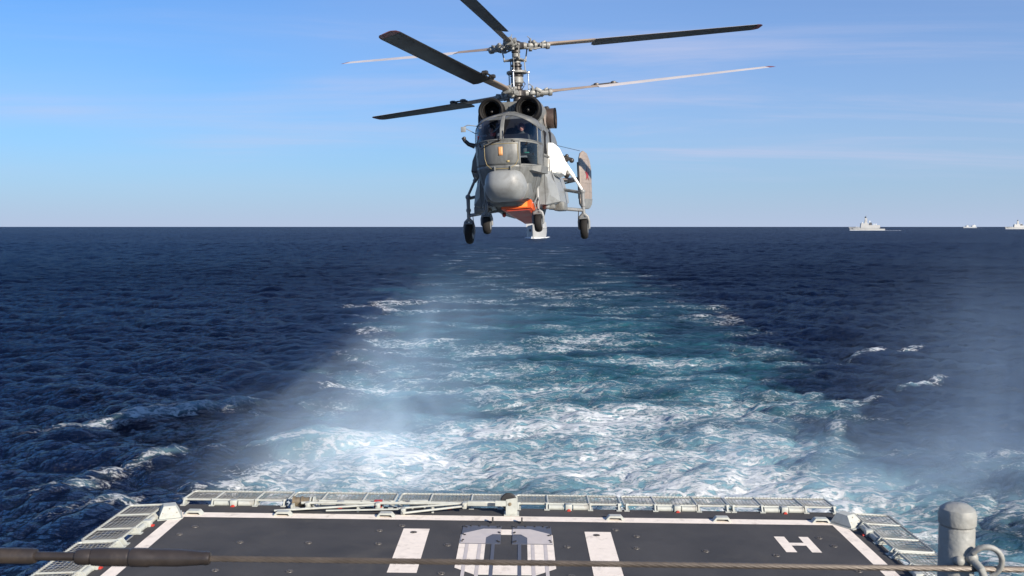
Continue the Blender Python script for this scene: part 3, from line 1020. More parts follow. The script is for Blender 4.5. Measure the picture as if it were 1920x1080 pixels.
# nose shell in strips that leave the window openings
shell = MB()
def shell_patch(z0, z1, a0, a1):
    nz = max(2, int((z1 - z0) / 0.06)); na = max(2, int(abs(a1 - a0) / 4))
    vs = [skin(z0 + (z1 - z0) * i / nz, a0 + (a1 - a0) * j / na) for i in range(nz + 1) for j in range(na + 1)]
    fs = [(i * (na + 1) + j, i * (na + 1) + j + 1, (i + 1) * (na + 1) + j + 1, (i + 1) * (na + 1) + j) for i in range(nz) for j in range(na)]
    shell.add(vs, fs)
CH0, CH1, CZ0, CZ1 = 25, 68, 2.02, 2.62     # chin window on one side only
shell_patch(0.98, CZ0, -90, 90)
shell_patch(CZ0, CZ1, -90, CH0); shell_patch(CZ0, CZ1, CH1, 90)
shell_patch(CZ1, ZW0, -90, 90)
shell_patch(ZW0, ZW1, -90, -86); shell_patch(ZW0, ZW1, 86, 90)
shell_patch(ZW1, 3.52, -90, 90)
nose_o = shell.build('nose_shell', m_heli, heli)
md = nose_o.modifiers.new('thickness', 'SOLIDIFY'); md.thickness = 0.02; md.offset = -1
# windscreen panes, centre post and side frames
for a0, a1 in ((-86, -1.5), (1.5, 86)):
    patch('windscreen_pane', ZW0, ZW1, a0, a1, m_glass, heli, -0.006, 16, 34)
patch('windscreen_post', ZW0 - 0.03, ZW1 + 0.02, -1.7, 1.7, m_heli2, heli, 0.008, 12, 4, 0.03)
for a in (-68, 67):
    patch('windscreen_frame', ZW0, ZW1, a, a + 1.2, m_heli2, heli, 0.004, 12, 2, 0.02)
patch('windscreen_sill', ZW0 - 0.025, ZW0 + 0.004, -88, 88, m_heli, heli, 0.010, 2, 50, 0.02)
patch('windscreen_sill', ZW1 - 0.006, ZW1 + 0.008, -88, 88, m_heli, heli, 0.008, 2, 50, 0.02)
patch('chin_window', CZ0, CZ1, CH0, CH1, m_glass, heli, -0.006, 10, 12)
for z in (CZ0, CZ1):
    patch('chin_window_frame', z - 0.02, z + 0.015, CH0 - 1.5, CH1 + 1.5, m_heli2, heli, 0.006, 2, 14, 0.015)
for a in (CH0, CH1):
    patch('chin_window_frame', CZ0, CZ1, a - 1.3, a + 1.0, m_heli2, heli, 0.006, 8, 2, 0.015)
# painted hatch outline on the nose
def strip(name, pts, wd, mat, off=0.012):
    """thin painted line following the nose skin; pts are (z, deg)"""
    b = MB()
    P = []
    for (z0, a0), (z1, a1) in zip(pts, pts[1:]):
        for i in range(8): P.append((z0 + (z1 - z0) * i / 8, a0 + (a1 - a0) * i / 8))
    P.append(pts[-1])
    b.path([skin(z, a, off - wd * 0.4) for z, a in P], wd, 6)
    return b.build(name, mat, heli)
strip('hatch_outline', [(2.56, -27), (2.56, 21), (2.15, 22), (2.02, 17), (1.93, 8), (1.93, -15), (2.05, -24), (2.2, -27), (2.56, -27)], 0.0055, m_yellow)
patch('placard', 2.26, 2.48, -3.6, 0.4, m_omark, heli, 0.006, 4, 3, 0.006)
patch('stencil_mark', 2.08, 2.13, 4, 8, m_yellow, heli, 0.005, 2, 2, 0.004)
for a in (-10, 9):
    b = MB(); p = skin(1.93, a, 0.02); b.box(p, (0.035, 0.06, 0.13), bev=0.01); b.build('hatch_hinge', m_heli2, heli)
for a, z in ((-19, 2.63), (13, 2.63), (16, 2.61)):
    b = MB(); b.sphere(skin(z, a, 0.004), 0.022, 8, 6); b.build('vent_stud', m_hubdark, heli)
for a in (-47, 24.5, 70):
    strip('skin_seam', [(2.6 if a != 24.5 else 2.0, a), (1.95, a), (1.3, a * 0.96)], 0.004, m_seam, 0.0045)
strip('skin_seam', [(1.90, -85), (1.90, -40)], 0.004, m_seam, 0.0045)
for k in range(40):
    a = -84 + k * 2.6
    b = MB(); b.sphere(skin(2.60, a, 0.001), 0.006, 6, 4); b.build('rivet', m_hubdark, nose_o)
# wiper
b = MB()
b.path([skin(2.645, -3, 0.03), skin(2.60, -10, 0.045), skin(2.46, -34, 0.05)], [0.022, 0.014, 0.008], 8)
b.sphere(skin(2.66, -1.5, 0.03), 0.035, 10, 7)
b.build('wiper', m_hubdark, heli)
b = MB()
b.path([skin(2.70, 2, 0.04), skin(2.9, 1, 0.03)], 0.008, 6)
b.build('wiper', m_hubdark, heli)

# cabin and tail boom
def section(y, zb, zt, W):
    pts = []
    n = 16
    for i in range(n + 1):
        tt = i / n
        z = 0.72 + (3.55 - 0.72) * tt
        pts.append((W * wz(z) / 0.88, y, zb + (zt - zb) * tt))
    return pts + [(-x, yy, z) for x, yy, z in reversed(pts)]
b = MB()
b.loft([section(y, zb, zt, W) for y, zb, zt, W in ((-2.06, 0.86, 3.55, 0.88), (-1.0, 0.84, 3.56, 0.92), (1.2, 0.84, 3.56, 0.94), (2.2, 0.95, 3.55, 0.90), (3.2, 1.25, 3.40, 0.74), (4.4, 1.65, 3.15, 0.55), (5.6, 1.90, 2.95, 0.40), (6.1, 2.0, 2.85, 0.32))])
body = b.build('fuselage', m_heli, heli)
for s in (-1, 1):
    b = MB()
    b.path([(s * (0.885), -2.0, z) for z in np.linspace(1.0, 3.0, 6)], 0.008, 6)
    b.build('door_seam', m_seam, body)
    b = MB(); b.box((s * 0.90, -1.52, 2.72), (0.02, 0.62, 0.62), bev=0.008)
    b.build('door_window', m_cabin, body)
    b = MB(); b.path([(s * 0.95, y, 2.36) for y in (-1.9, 0.6, 1.9)], 0.018, 8); b.build('door_rail', m_heli2, body)
    b = MB(); b.path([(s * 0.945, -1.12, z) for z in (1.1, 2.3)], 0.012, 6); b.build('door_seam', m_seam, body)
    b = MB(); b.box((s * 0.925, -0.4, 2.95), (0.04, 0.4, 0.35), bev=0.02); b.build('cabin_window', m_cabin, body)

# engine deck with two intakes
b = MB()
def cowl(y, zt, wd, zb=3.25):
    return [(-wd, y, zb), (-wd * 0.98, y, zb + (zt - zb) * 0.55), (-wd * 0.72, y, zt - 0.05), (-wd * 0.45, y, zt), (wd * 0.45, y, zt), (wd * 0.72, y, zt - 0.05), (wd * 0.98, y, zb + (zt - zb) * 0.55), (wd, y, zb)]
b.loft([cowl(y, zt, wd) for y, zt, wd in ((-1.62, 3.87, 0.25), (-1.40, 3.9, 0.30), (-1.34, 3.92, 0.80), (-0.3, 3.97, 0.86), (0.6, 3.97, 0.86), (1.6, 3.78, 0.75), (2.6, 3.5, 0.5))])
b.build('engine_cowling', m_heli2, heli)
for s in (-1, 1):
    c = (s * 0.505, 0, 3.62)
    b = MB()
    b.lathe([(0.335, -1.92), (0.352, -1.86), (0.36, -1.7), (0.37, -1.2), (0.365, -0.2), (0.30, 0.5)], c, 'Y', 36)
    nac = b.build('engine_nacelle', m_heli2, heli)
    b = MB()
    b.lathe([(0.366, -1.66), (0.362, -1.90), (0.345, -1.975), (0.305, -2.0), (0.262, -1.975), (0.248, -1.92), (0.242, -1.86)], c, 'Y', 40)
    b.build('intake_lip', m_black, nac)
    b = MB()
    b.lathe([(0.244, -1.93), (0.236, -1.935), (0.232, -1.90)], c, 'Y', 40)
    b.build('intake_ring', m_chrome, nac)
    b = MB()
    b.lathe([(0.241, -1.92), (0.225, -1.75), (0.19, -1.6), (0.17, -1.45), (0.001, -1.44)], c, 'Y', 40)
    b.build('intake_duct', m_black, nac)
    b = MB()
    b.lathe([(0.185, -1.63), (0.178, -1.645), (0.172, -1.62)], c, 'Y', 36)
    b.build('inner_ring', m_inner, nac)
    b = MB()
    b.lathe([(0.001, -1.80), (0.03, -1.78), (0.055, -1.70), (0.065, -1.56), (0.065, -1.45)], c, 'Y', 20)
    b.build('intake_bullet', m_inner, nac)
    # side exhaust
    ce = (0, -0.25, 3.52)
    b = MB()
    b.lathe([(0.26, s * 0.70), (0.285, s * 0.85), (0.29, s * 1.09), (0.285, s * 1.105), (0.268, s * 1.10), (0.25, s * 0.85), (0.001, s * 0.8)], ce, 'X', 32)
    ex = b.build('exhaust_pipe', m_exh, heli)
    b = MB()
    b.lathe([(0.292, s * 1.07), (0.298, s * 1.095), (0.292, s * 1.115), (0.27, s * 1.112)], ce, 'X', 32)
    b.build('exhaust_rim', m_black, ex)
    b = MB(); b.box((s * 0.86, -0.22, 3.80), (0.12, 0.36, 0.12), bev=0.02); b.build('exhaust_shroud', m_hubdark, ex)
    b = MB(); b.sphere((s * 0.845, -0.85, 3.50), (0.03, 0.22, 0.26), 14, 8); b.build('tan_stain', m_fin, nac)  # flattened tan sphere standing for the stain beside the exhaust
# numerals on the front of the cowling, half hidden by the cockpit roof
fc = bpy.data.curves.new('tmp_text', 'FONT')
fc.body = '10'; fc.size = 0.22; fc.align_x = 'CENTER'; fc.extrude = 0.003
to = bpy.data.objects.new('tmp_text', fc)
COL.objects.link(to)
dg = bpy.context.evaluated_depsgraph_get()
me = bpy.data.meshes.new_from_object(to.evaluated_get(dg))
bpy.data.objects.remove(to)
me.materials.append(m_hubdark)
num = bpy.data.objects.new('cowling_number', me)
COL.objects.link(num); num.parent = heli
num.location = (0.0, -1.627, 3.60); num.rotation_euler = (R(90), 0, 0)
num['label'] = 'dark number on the cowling front'

# radar chin
b = MB()
rings = []
for i in range(13):
    tt = i / 12
    ang = -math.pi / 2 + math.pi * tt
    z = 1.50 + 0.40 * math.sin(ang)
    k = abs(math.cos(ang)) ** 0.22 if abs(math.cos(ang)) > 1e-6 else 0.03
    k = max(k, 0.04)
    w_ = 0.55 * k * (1.0 - 0.06 * max(0, z - 1.5) / 0.4 if z > 1.4 else 1.0 - 0.16 * (1.4 - z) / 0.4)
    fr_ = -3.02 - 0.84 * k * (1.0 - 0.30 * max(0, 1.45 - z) / 0.42)
    ring_ = []
    for j in range(28):
        a = 2 * math.pi * j / 28
        s_, c_ = math.sin(a), math.cos(a)
        x = w_ * math.copysign(abs(s_) ** 0.62, s_)
        y = -3.02 + (abs(fr_ + 3.02) * -math.copysign(abs(c_) ** 0.66, c_)) * (1.0 if c_ > 0 else 0.9)
        ring_.append((x, y, z))
    rings.append(ring_)
b.loft(rings)
rad = b.build('radome', m_radome, heli)
b = MB(); b.sphere((0.32, -3.66, 1.78), 0.018, 8, 6); b.build('drain_hole', m_hubdark, rad)
b = MB(); b.box((0, -2.72, 1.42), (1.26, 0.9, 0.66), bev=0.2); b.build('chin_fairing', m_heli, heli)
# belly keel
b = MB()
b.loft([[(-w_, y, zt), (w_, y, zt), (w_ * 0.75, y, zb), (-w_ * 0.75, y, zb)] for y, w_, zt, zb in ((-2.6, 0.45, 1.3, 1.08), (-1.9, 0.6, 1.3, 0.90), (-1.0, 0.62, 1.2, 0.80), (1.5, 0.62, 1.2, 0.72), (2.5, 0.4, 1.3, 0.9))])
b.build('belly', m_heli, heli)
# box ledge under the chin window, mirrored bulge on the other side
for s in (-1, 1):
    b = MB()
    if s > 0: b.loft([[(s * 0.52, y, z0), (s * x1, y, z0 + 0.02), (s * (x1 + 0.03), y, z1), (s * 0.5, y, z1 + 0.03)] for y, x1, z0, z1 in ((-3.25, 0.70, 1.86, 1.98), (-3.1, 0.90, 1.80, 2.0), (-2.2, 1.0, 1.80, 2.0), (-2.0, 0.95, 1.85, 1.98))])
    if s > 0: b.build('sensor_ledge', m_heli2, heli, smooth=False)
    # side sponson with equipment bay
    b = MB()
    prof0 = [(0.55, 1.05), (0.86, 1.02), (0.96, 1.30), (0.93, 1.75), (0.80, 1.95), (0.55, 1.95)]
    prof1 = [(0.55, 0.98), (1.00, 0.97), (1.22, 1.10), (1.17, 1.45), (1.02, 1.95), (0.55, 1.98)]
    prof2 = [(0.55, 1.02), (1.00, 1.0), (1.20, 1.15), (1.18, 1.45), (1.05, 1.9), (0.55, 1.95)]
    b.loft([[(s * x, y, z) for x, z in pr] for y, pr in ((-1.75, prof0), (-1.25, prof1), (1.3, prof1), (2.1, prof2))])
    sp = b.build('sponson', m_radome if s > 0 else m_heli, heli, smooth=False)
    b = MB(); b.path([(s * 1.02, -1.44, 1.97), (s * 1.12, -1.26, 1.45), (s * 1.18, -1.27, 1.02)], 0.011, 6); b.build('bay_seam', m_seam, sp)
    b = MB(); b.box((s * 0.90, -1.25, 0.96), (0.34, 0.3, 0.12), bev=0.02); b.build('equipment_tray', m_heli2, sp)
    b = MB(); b.sphere((s * 0.86, -1.45, 0.98), 0.085, 14, 9); b.build('sensor_ball', m_radome, sp)
    b = MB(); b.box((s * 1.14, -0.3, 0.98), (0.32, 1.2, 0.26), bev=0.06); b.build('lower_fairing', m_heli2, sp)
    # emergency float cover
    b = MB()
    def fl_sec(y, k, dz=0.0):
        pr = [(0.80, 1.90), (1.12, 1.84), (1.27, 1.90), (1.32, 2.08), (1.27, 2.38), (1.13, 2.70), (1.04, 2.77), (0.80, 2.79)]
        cx_, cz_ = 1.0, 2.35
        return [(s * (cx_ + (x - cx_) * k), y, cz_ + (z - cz_) * k) for x, z in pr]
    b.loft([fl_sec(-1.05, 0.86), fl_sec(-0.95, 0.97), fl_sec(-0.8, 1.0), fl_sec(0.35, 1.0), fl_sec(0.55, 0.95), fl_sec(0.62, 0.8)])
    b.build('float_cover', m_white if s > 0 else m_heli, heli, ang=50)
# winch and fittings behind the float cover
b = MB()
b.tube((1.15, 0.75, 2.28), (1.34, 0.75, 2.42), 0.06, n=10); b.tube((1.12, 0.75, 2.5), (1.46, 0.75, 2.38), 0.05, n=10)
b.sphere((1.44, 0.75, 2.36), 0.075, 10, 7); b.sphere((1.30, 0.75, 2.50), 0.06, 10, 7); b.tube((1.22, 0.75, 1.95), (1.28, 0.75, 2.3), 0.04, n=8)
b.sphere((1.27, 0.75, 1.96), (0.10, 0.08, 0.12), 12, 8); b.tube((0.85, 0.75, 2.3), (1.2, 0.75, 2.35), 0.05, n=8)
b.build('rescue_winch', m_hubdark, heli)
# orange box under the belly, tilted nose-up
b = MB()
b.loft([[(x, -2.75, z) for x, z in ((-0.22, 0.91), (0.58, 0.93), (0.58, 1.15), (-0.22, 1.12))], [(x, -1.0, z) for x, z in ((0.02, 0.62), (0.60, 0.62), (0.60, 0.84), (0.02, 0.84))]])
ob = b.build('orange_float_bag', m_orange, heli, smooth=False)
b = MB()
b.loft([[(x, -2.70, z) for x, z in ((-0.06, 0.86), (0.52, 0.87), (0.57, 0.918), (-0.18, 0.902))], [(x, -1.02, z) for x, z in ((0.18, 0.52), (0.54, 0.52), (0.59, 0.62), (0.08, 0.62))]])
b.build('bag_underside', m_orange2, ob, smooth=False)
b = MB(); b.box((0.36, -2.757, 1.03), (0.24, 0.012, 0.15)); b.build('bag_patch', pmat('bright_orange', (0.85, 0.26, 0.05), 0.4), ob, smooth=False)
# red beacon
b = MB(); b.sphere((-0.30, -1.75, 0.78), (0.055, 0.055, 0.06), 12, 8)
bc = b.build('beacon', m_red, heli)
b = MB(); b.lathe([(0.05, 0.82), (0.06, 0.95)], (-0.30, -1.75, 0), n=12, cap=True); b.build('beacon_base', m_hubdark, bc)

# wheels and legs
def wheel(c, r, wd, parent, forkz):
    b = MB()
    prof = [(r * 0.5, -wd * 0.42), (r * 0.68, -wd / 2), (r * 0.82, -wd * 0.47), (r * 0.92, -wd * 0.36), (r * 0.98, -wd * 0.2), (r, 0), (r * 0.98, wd * 0.2), (r * 0.92, wd * 0.36), (r * 0.82, wd * 0.47), (r * 0.68, wd / 2), (r * 0.5, wd * 0.42)]
    b.lathe(prof, c, 'X', 32, True)
    wh = b.build('wheel', m_tyre, parent)
    b = MB(); b.lathe([(0.001, -wd * 0.53), (r * 0.3, -wd * 0.53), (r * 0.52, -wd * 0.50)], c, 'X', 24)
    b.lathe([(r * 0.52, wd * 0.50), (r * 0.3, wd * 0.53), (r * 0.001, wd * 0.53)], c, 'X', 24)
    b.tube((c[0] - wd * 0.72, c[1], c[2]), (c[0] + wd * 0.72, c[1], c[2]), 0.03, n=10)
    b.build('hub', m_strut, wh)
    return wh
def gear_fork(c, r, wd, parent, ztop, rt):
    b = MB()
    for s in (-1, 1):
        x = c[0] + s * (wd * 0.68)
        b.path([(x, c[1], c[2]), (x, c[1], c[2] + r * 0.7), (c[0] + s * wd * 0.5, c[1], c[2] + r * 1.12), (c[0], c[1], c[2] + r * 1.42)], [0.035, 0.04, 0.05, rt], 10)
    # mudguard arch
    rr = r * 1.10
    rings = []
    for i in range(9):
        a = R(122 - i * 20)
        y, z = c[1] + rr * math.cos(a), c[2] + rr * math.sin(a)
        y2, z2 = c[1] + (rr + 0.014) * math.cos(a), c[2] + (rr + 0.014) * math.sin(a)
        h = wd * 0.56
        rings.append([(c[0] - h, y, z), (c[0] + h, y, z), (c[0] + h, y2, z2), (c[0] - h, y2, z2)])
    b.loft(rings[:7])
    return b.build('wheel_fork', m_strut, parent)
for s in (-1, 1):
    # main gear
    c = (s * 1.74, 0.62, 0.31)
    leg = MB()
    leg.path([(s * 1.74, 0.62, 0.72), (s * 1.735, 0.62, 1.12), (s * 1.73, 0.62, 1.42)], [0.055, 0.055, 0.06], 14)
    leg.sphere((s * 1.73, 0.62, 1.42), 0.085, 12, 8)
    leg.lathe([(0.075, 0.98), (0.075, 1.06)], (s * 1.735, 0.62, 0), n=14, cap=True)
    lg = leg.build('main_gear_leg', m_strut, heli)
    wheel(c, 0.31, 0.22, lg, 0)
    gear_fork(c, 0.31, 0.22, lg, 0.75, 0.06)
    b = MB(); b.path([(s * 1.73, 0.60, 1.45), (s * 1.50, 0.5, 1.86), (s * 1.49, 0.5, 1.87)], [0.038, 0.042, 0.06], 12)
    b.path([(s * 1.49, 0.5, 1.87), (s * 1.10, 0.36, 2.50)], [0.062, 0.068], 12)
    b.build('main_gear_strut', m_white if s > 0 else m_strut, lg)
    b = MB(); b.path([(s * 1.72, 0.64, 1.38), (s * 1.0, 1.3, 1.55)], 0.05, 10); b.build('upper_arm', m_strut, lg)
    b = MB(); b.path([(s * 1.72, 0.62, 0.86), (s * 0.75, 0.35, 0.98)], [0.05, 0.062], 10)
    b.path([(s * 1.70, 0.66, 0.88), (s * 0.75, 1.4, 1.0)], [0.04, 0.05], 10); b.build('lower_arm', m_strut, lg)
    b = MB(); b.path([(s * 1.60, 0.56, 0.86), (s * 1.58, 0.52, 0.62), (s * 1.62, 0.5, 0.34)], 0.012, 6); b.build('brake_hose', m_hubdark, lg)
    # nose gear
    cn = (s * 0.70, -2.30, 0.52)
    leg = MB()
    leg.path([(s * 0.70, -2.28, 0.86), (s * 0.70, -2.22, 1.15)], 0.035, 12)
    leg.path([(s * 0.70, -2.22, 1.12), (s * 0.69, -2.15, 1.50)], 0.06, 12)
    leg.path([(s * 0.66, -2.40, 0.88), (s * 0.63, -2.42, 1.05), (s * 0.68, -2.26, 1.20)], 0.018, 8)
    leg.path([(s * 0.74, -2.36, 0.88), (s * 0.77, -2.38, 1.05), (s * 0.72, -2.26, 1.20)], 0.018, 8)
    lg = leg.build('nose_gear_leg', m_strut, heli)
    wheel(cn, 0.245, 0.20, lg, 0)
    gear_fork(cn, 0.245, 0.20, lg, 0.8, 0.05)
    b = MB(); b.path([(s * 0.62, -2.35, 1.28), (s * 0.48, -2.45, 1.22), (s * 0.42, -2.45, 1.10), (s * 0.52, -2.42, 1.02), (s * 0.66, -2.36, 1.10)], 0.012, 6); b.build('brake_hose', m_chrome if s > 0 else m_hubdark, lg)

# tail: tailplane, end fins
b = MB()
b.loft([[(x, 5.2, 2.03), (x, 5.32, 2.11), (x, 5.9, 2.07), (x, 6.2, 2.03), (x, 5.9, 1.99), (x, 5.32, 1.95)] for x in (-1.46, 1.46)])
tp = b.build('tailplane', m_fin, heli, ang=60)
for s in (-1, 1):
    b = MB(); b.path([(s * 0.35, 5.5, 1.85), (s * 1.2, 5.5, 1.98)], 0.022, 8); b.build('tail_brace', m_strut, tp)
    root_m = Matrix.Translation((s * 1.47, 5.5, 0)) @ Matrix.Rotation(R(-13 * s), 4, 'Z')
    out_l = [(-0.50, 1.35), (-0.42, 1.15), (-0.1, 1.0), (0.45, 1.0), (0.75, 1.15), (0.92, 1.45), (0.95, 2.4), (0.80, 2.72), (0.45, 2.97), (0.05, 3.03), (-0.25, 2.94), (-0.42, 2.75), (-0.5, 2.4)]
    b = MB()
    def ring_at(off, k):
        return [root_m @ Vector((off, 0.2 + (y - 0.2) * k, 2.1 + (z - 2.1) * (0.5 + 0.5 * k if k < 1 else 1))) for y, z in out_l]
    b.loft([ring_at(-0.055, 0.86), ring_at(-0.035, 0.97), ring_at(0.0, 1.0), ring_at(0.035, 0.97), ring_at(0.055, 0.86)])
    fin = b.build('tail_fin', m_fin, heli, ang=50)
    b = MB()
    b.loft([[root_m @ Vector((x, y, z)) for x, y in ((-0.03, -0.60), (0.01, -0.62), (0.03, -0.52), (-0.01, -0.51))] for z in (1.35, 2.60)])
    b.build('fin_slat', m_hubdark, fin, smooth=False)
    b = MB()
    b.loft([[root_m @ Vector((x, y, z)) for y, z in ((-0.40, 1.17), (-0.1, 1.02), (0.45, 1.02), (0.74, 1.17), (0.84, 1.36), (-0.44, 1.36))] for x in (-0.066, 0.066)])
    b.build('fin_foot', m_heli2, fin, smooth=False)
    # red star on the outer face
    b = MB()
    pts = []
    for i in range(10):
        rr = 0.27 if i % 2 == 0 else 0.105
        a = R(90 + i * 36)
        pts.append(root_m @ Vector((s * 0.060, 0.30 + rr * math.cos(a), 2.22 + rr * math.sin(a))))
    pts2 = [p + (root_m.to_3x3() @ Vector((s * 0.006, 0, 0))) for p in pts]
    b.loft([pts, pts2])
    st = b.build('star_emblem', pmat('star_red', (0.24, 0.02, 0.025), 0.5, var=0.1) if s < 0 else bpy.data.materials['star_red'], fin, smooth=False)
    st['label'] = 'red five pointed star'
    for z, y0, y1 in ((1.6, -0.28, 0.74), (1.9, -0.28, 0.76), (2.5, -0.26, 0.72), (2.72, -0.18, 0.55)):
        b = MB(); b.path([root_m @ Vector((s * 0.054, y0, z)), root_m @ Vector((s * 0.054, y1, z))], 0.004, 4); b.build('rib_seam', m_seam, fin)
    b = MB(); b.path([root_m @ Vector((s * 0.054, 0.52, 1.4)), root_m @ Vector((s * 0.054, 0.52, 2.75))], 0.005, 4); b.build('rudder_seam', m_seam, fin)
b = MB(); b.path([(1.0, 1.0, 2.85), (1.45, 4.6, 2.95)], 0.008, 5); b.build('wire_aerial', m_hubdark, heli)
b = MB(); b.path([(0.45, -0.6, 0.65), (0.55, -0.5, 0.45), (0.6, -0.45, 0.40)], 0.012, 6); b.build('blade_aerial', m_hubdark, heli)

# bits on the right-hand (picture left) side of the cockpit
b = MB(); b.path([(-0.66, -2.72, 3.12), (-1.0, -2.85, 3.17), (-1.1, -2.85, 3.13)], 0.012, 6); b.path([(-0.80, -2.75, 2.93), (-1.08, -2.85, 3.10)], 0.010, 6)
mir = b.build('mirror_bracket', m_strut, heli)
b = MB(); b.box((-1.12, -2.87, 3.06), (0.13, 0.02, 0.14), bev=0.008); b.build('mirror', m_radome, mir)
b = MB(); b.path([(-0.86, -2.7, 2.62), (-1.02, -2.72, 2.68), (-1.12, -2.74, 2.78), (-1.18, -2.74, 2.86)], [0.07, 0.055, 0.05, 0.03], 10); b.sphere((-1.13, -2.74, 2.84), 0.05, 8, 6)
b.build('hoist_arm', m_hubdark, heli)
b = MB(); b.path([(-0.86, -2.6, 1.95), (-1.0, -2.6, 1.97)], [0.05, 0.025], 8); b.build('pitot_probe', m_hubdark, heli)
b = MB(); b.path([(0.70, -2.2, 3.20), (0.74, -2.4, 3.05), (0.82, -2.3, 2.9)], 0.012, 6); b.build('handhold', m_hubdark, heli)

# cockpit interior
b = MB(); b.box((0, -2.62, 2.30), (1.48, 1.0, 0.06)); b.build('cockpit_floor', m_cabin, heli, smooth=False)
b = MB(); b.box((0, -2.09, 2.80), (1.40, 0.05, 1.10)); b.build('cockpit_bulkhead', m_cabin, heli, smooth=False)
b = MB(); b.prism([(-3.42, 2.52), (-3.2, 2.52), (-3.12, 2.80), (-3.22, 2.83)], -0.62, 0.62, 'X'); ip = b.build('instrument_panel', m_cabin, heli, smooth=False)
for x, z, c_ in ((-0.5, 2.80, m_panel), (-0.28, 2.84, m_red), (-0.1, 2.82, m_panel), (-0.62, 2.78, m_red)):
    b = MB(); b.box((x, -3.2, z), (0.13, 0.08, 0.10), bev=0.01); b.build('display', c_, ip)
b = MB(); b.box((0.56, -3.02, 2.32), (0.12, 0.1, 0.09), bev=0.01); b.build('green_case', m_green, ip)
b = MB(); b.box((0.42, -3.1, 2.24), (0.3, 0.14, 0.05), bev=0.01); b.build('pedal_box', m_panel, ip)
b = MB(); b.tube((-0.62, -3.1, 2.62), (-0.12, -2.95, 3.10), 0.018, n=8); b.build('control_rod', m_panel, ip)
for x in (-0.40, 0.40):
    b = MB(); b.box((x, -2.30, 2.86), (0.46, 0.10, 0.72), bev=0.04); b.box((x, -2.52, 2.50), (0.46, 0.46, 0.12), bev=0.04); b.build('seat', m_cabin, heli)


def pilot(name, x, label, helmet_mat, look):
    me_ = bpy.data.meshes.new(name)
    V = [(0, 0, 0), (0, 0.02, 0.26), (0, 0.02, 0.46), (0, 0.0, 0.56), (0, -0.02, 0.66), (0, -0.03, 0.76),
         (0.19, 0.0, 0.44), (0.25, -0.14, 0.22), (0.15, -0.38, 0.16), (-0.19, 0.0, 0.44), (-0.25, -0.14, 0.22), (-0.15, -0.38, 0.16),
         (0.12, -0.38, 0.02), (0.12, -0.42, -0.24), (-0.12, -0.38, 0.02), (-0.12, -0.42, -0.24)]
    E_ = [(0, 1), (1, 2), (2, 3), (3, 4), (4, 5), (2, 6), (6, 7), (7, 8), (2, 9), (9, 10), (10, 11), (0, 12), (12, 13), (0, 14), (14, 15)]
    rad_ = [0.15, 0.15, 0.15, 0.06, 0.085, 0.08, 0.075, 0.05, 0.035, 0.075, 0.05, 0.035, 0.08, 0.055, 0.08, 0.055]
    me_.from_pydata(V, E_, [])
    o = bpy.data.objects.new(name, me_)
    COL.objects.link(o)
    md_ = o.modifiers.new('skin', 'SKIN')
    for v, r_ in zip(me_.skin_vertices[0].data, rad_):
        v.radius = (r_, r_)
    me_.skin_vertices[0].data[0].use_root = True
    ss = o.modifiers.new('sub', 'SUBSURF'); ss.levels = 1; ss.render_levels = 2
    o.data.materials.append(m_suit)
    o.matrix_world = HM @ Matrix.Translation((x, -2.66, 2.44)) @ Matrix.Scale(0.84, 4)
    h = MB(); h.sphere((0, -0.02, 0.74), (0.125, 0.14, 0.13), 18, 12)
    h.lathe([(0.12, 0.66), (0.128, 0.72)], (0, -0.02, 0), n=18)
    hm_ = h.build('helmet', helmet_mat, o)
    h = MB(); h.sphere((0, -0.085, 0.69), (0.082, 0.085, 0.11), 16, 10)
    h.sphere((0, -0.172, 0.69), (0.016, 0.022, 0.026), 8, 6)
    h.sphere((0.088, -0.06, 0.69), (0.014, 0.02, 0.03), 8, 6); h.sphere((-0.088, -0.06, 0.69), (0.014, 0.02, 0.03), 8, 6)
    h.build('face', m_skin, o)
    for sx in (-1, 1):
        h = MB(); h.sphere((sx * 0.032, -0.160, 0.715), 0.012, 8, 6); h.build('eye', m_cabin, o)
        h = MB()
        h.box((sx * 0.15, -0.40, 0.155), (0.07, 0.09, 0.035), bev=0.012)
        for q in range(4): h.path([(sx * 0.15 + (q - 1.5) * 0.018, -0.43, 0.16), (sx * 0.15 + (q - 1.5) * 0.018, -0.475, 0.15), (sx * 0.15 + (q - 1.5) * 0.017, -0.47 + 0.004 * q, 0.115)], 0.009, 6)
        h.path([(sx * 0.115, -0.39, 0.16), (sx * 0.10, -0.44, 0.14), (sx * 0.115, -0.465, 0.125)], 0.010, 6)
        h.build('glove', m_suit, o)
    h = MB(); h.sphere((0, -0.155, 0.645), (0.035, 0.014, 0.009), 10, 6); h.build('mouth', m_red, o)
    tag(o, label, 'person', 'crew in the cockpit')
    return o


pilot('person', 0.40, 'pilot with dark red helmet behind the right windscreen pane', m_helmet, 0)
pilot('person', -0.40, 'pilot in dark helmet behind the left windscreen pane', m_hubdark, 0)

# rotor mast and two rotors
ZL, ZU = 4.32, 5.70
b = MB(); b.lathe([(0.16, 3.95), (0.13, 4.2), (0.12, 4.9), (0.10, 5.2), (0.085, 5.75), (0.05, 5.86), (0.001, 5.87)], n=24)
mast = b.build('rotor_mast', m_hubdark, heli)
for z, h, r, mt in ((4.56, 0.06, 0.17, m_hubdark), (4.70, 0.20, 0.185, m_hub), (4.83, 0.03, 0.20, m_hubdark), (4.93, 0.08, 0.30, m_hub), (5.02, 0.10, 0.15, m_hubdark), (5.13, 0.08, 0.16, m_hubdark), (5.22, 0.06, 0.13, m_hub), (5.30, 0.05, 0.20, m_hub), (5.42, 0.12, 0.12, m_hub), (5.53, 0.08, 0.13, m_hubdark)):
    b = MB(); b.lathe([(r * 0.85, z - h / 2), (r, z - h * 0.35), (r, z + h * 0.35), (r * 0.85, z + h / 2)], n=24, cap=True); b.build('mast_collar', mt, mast)
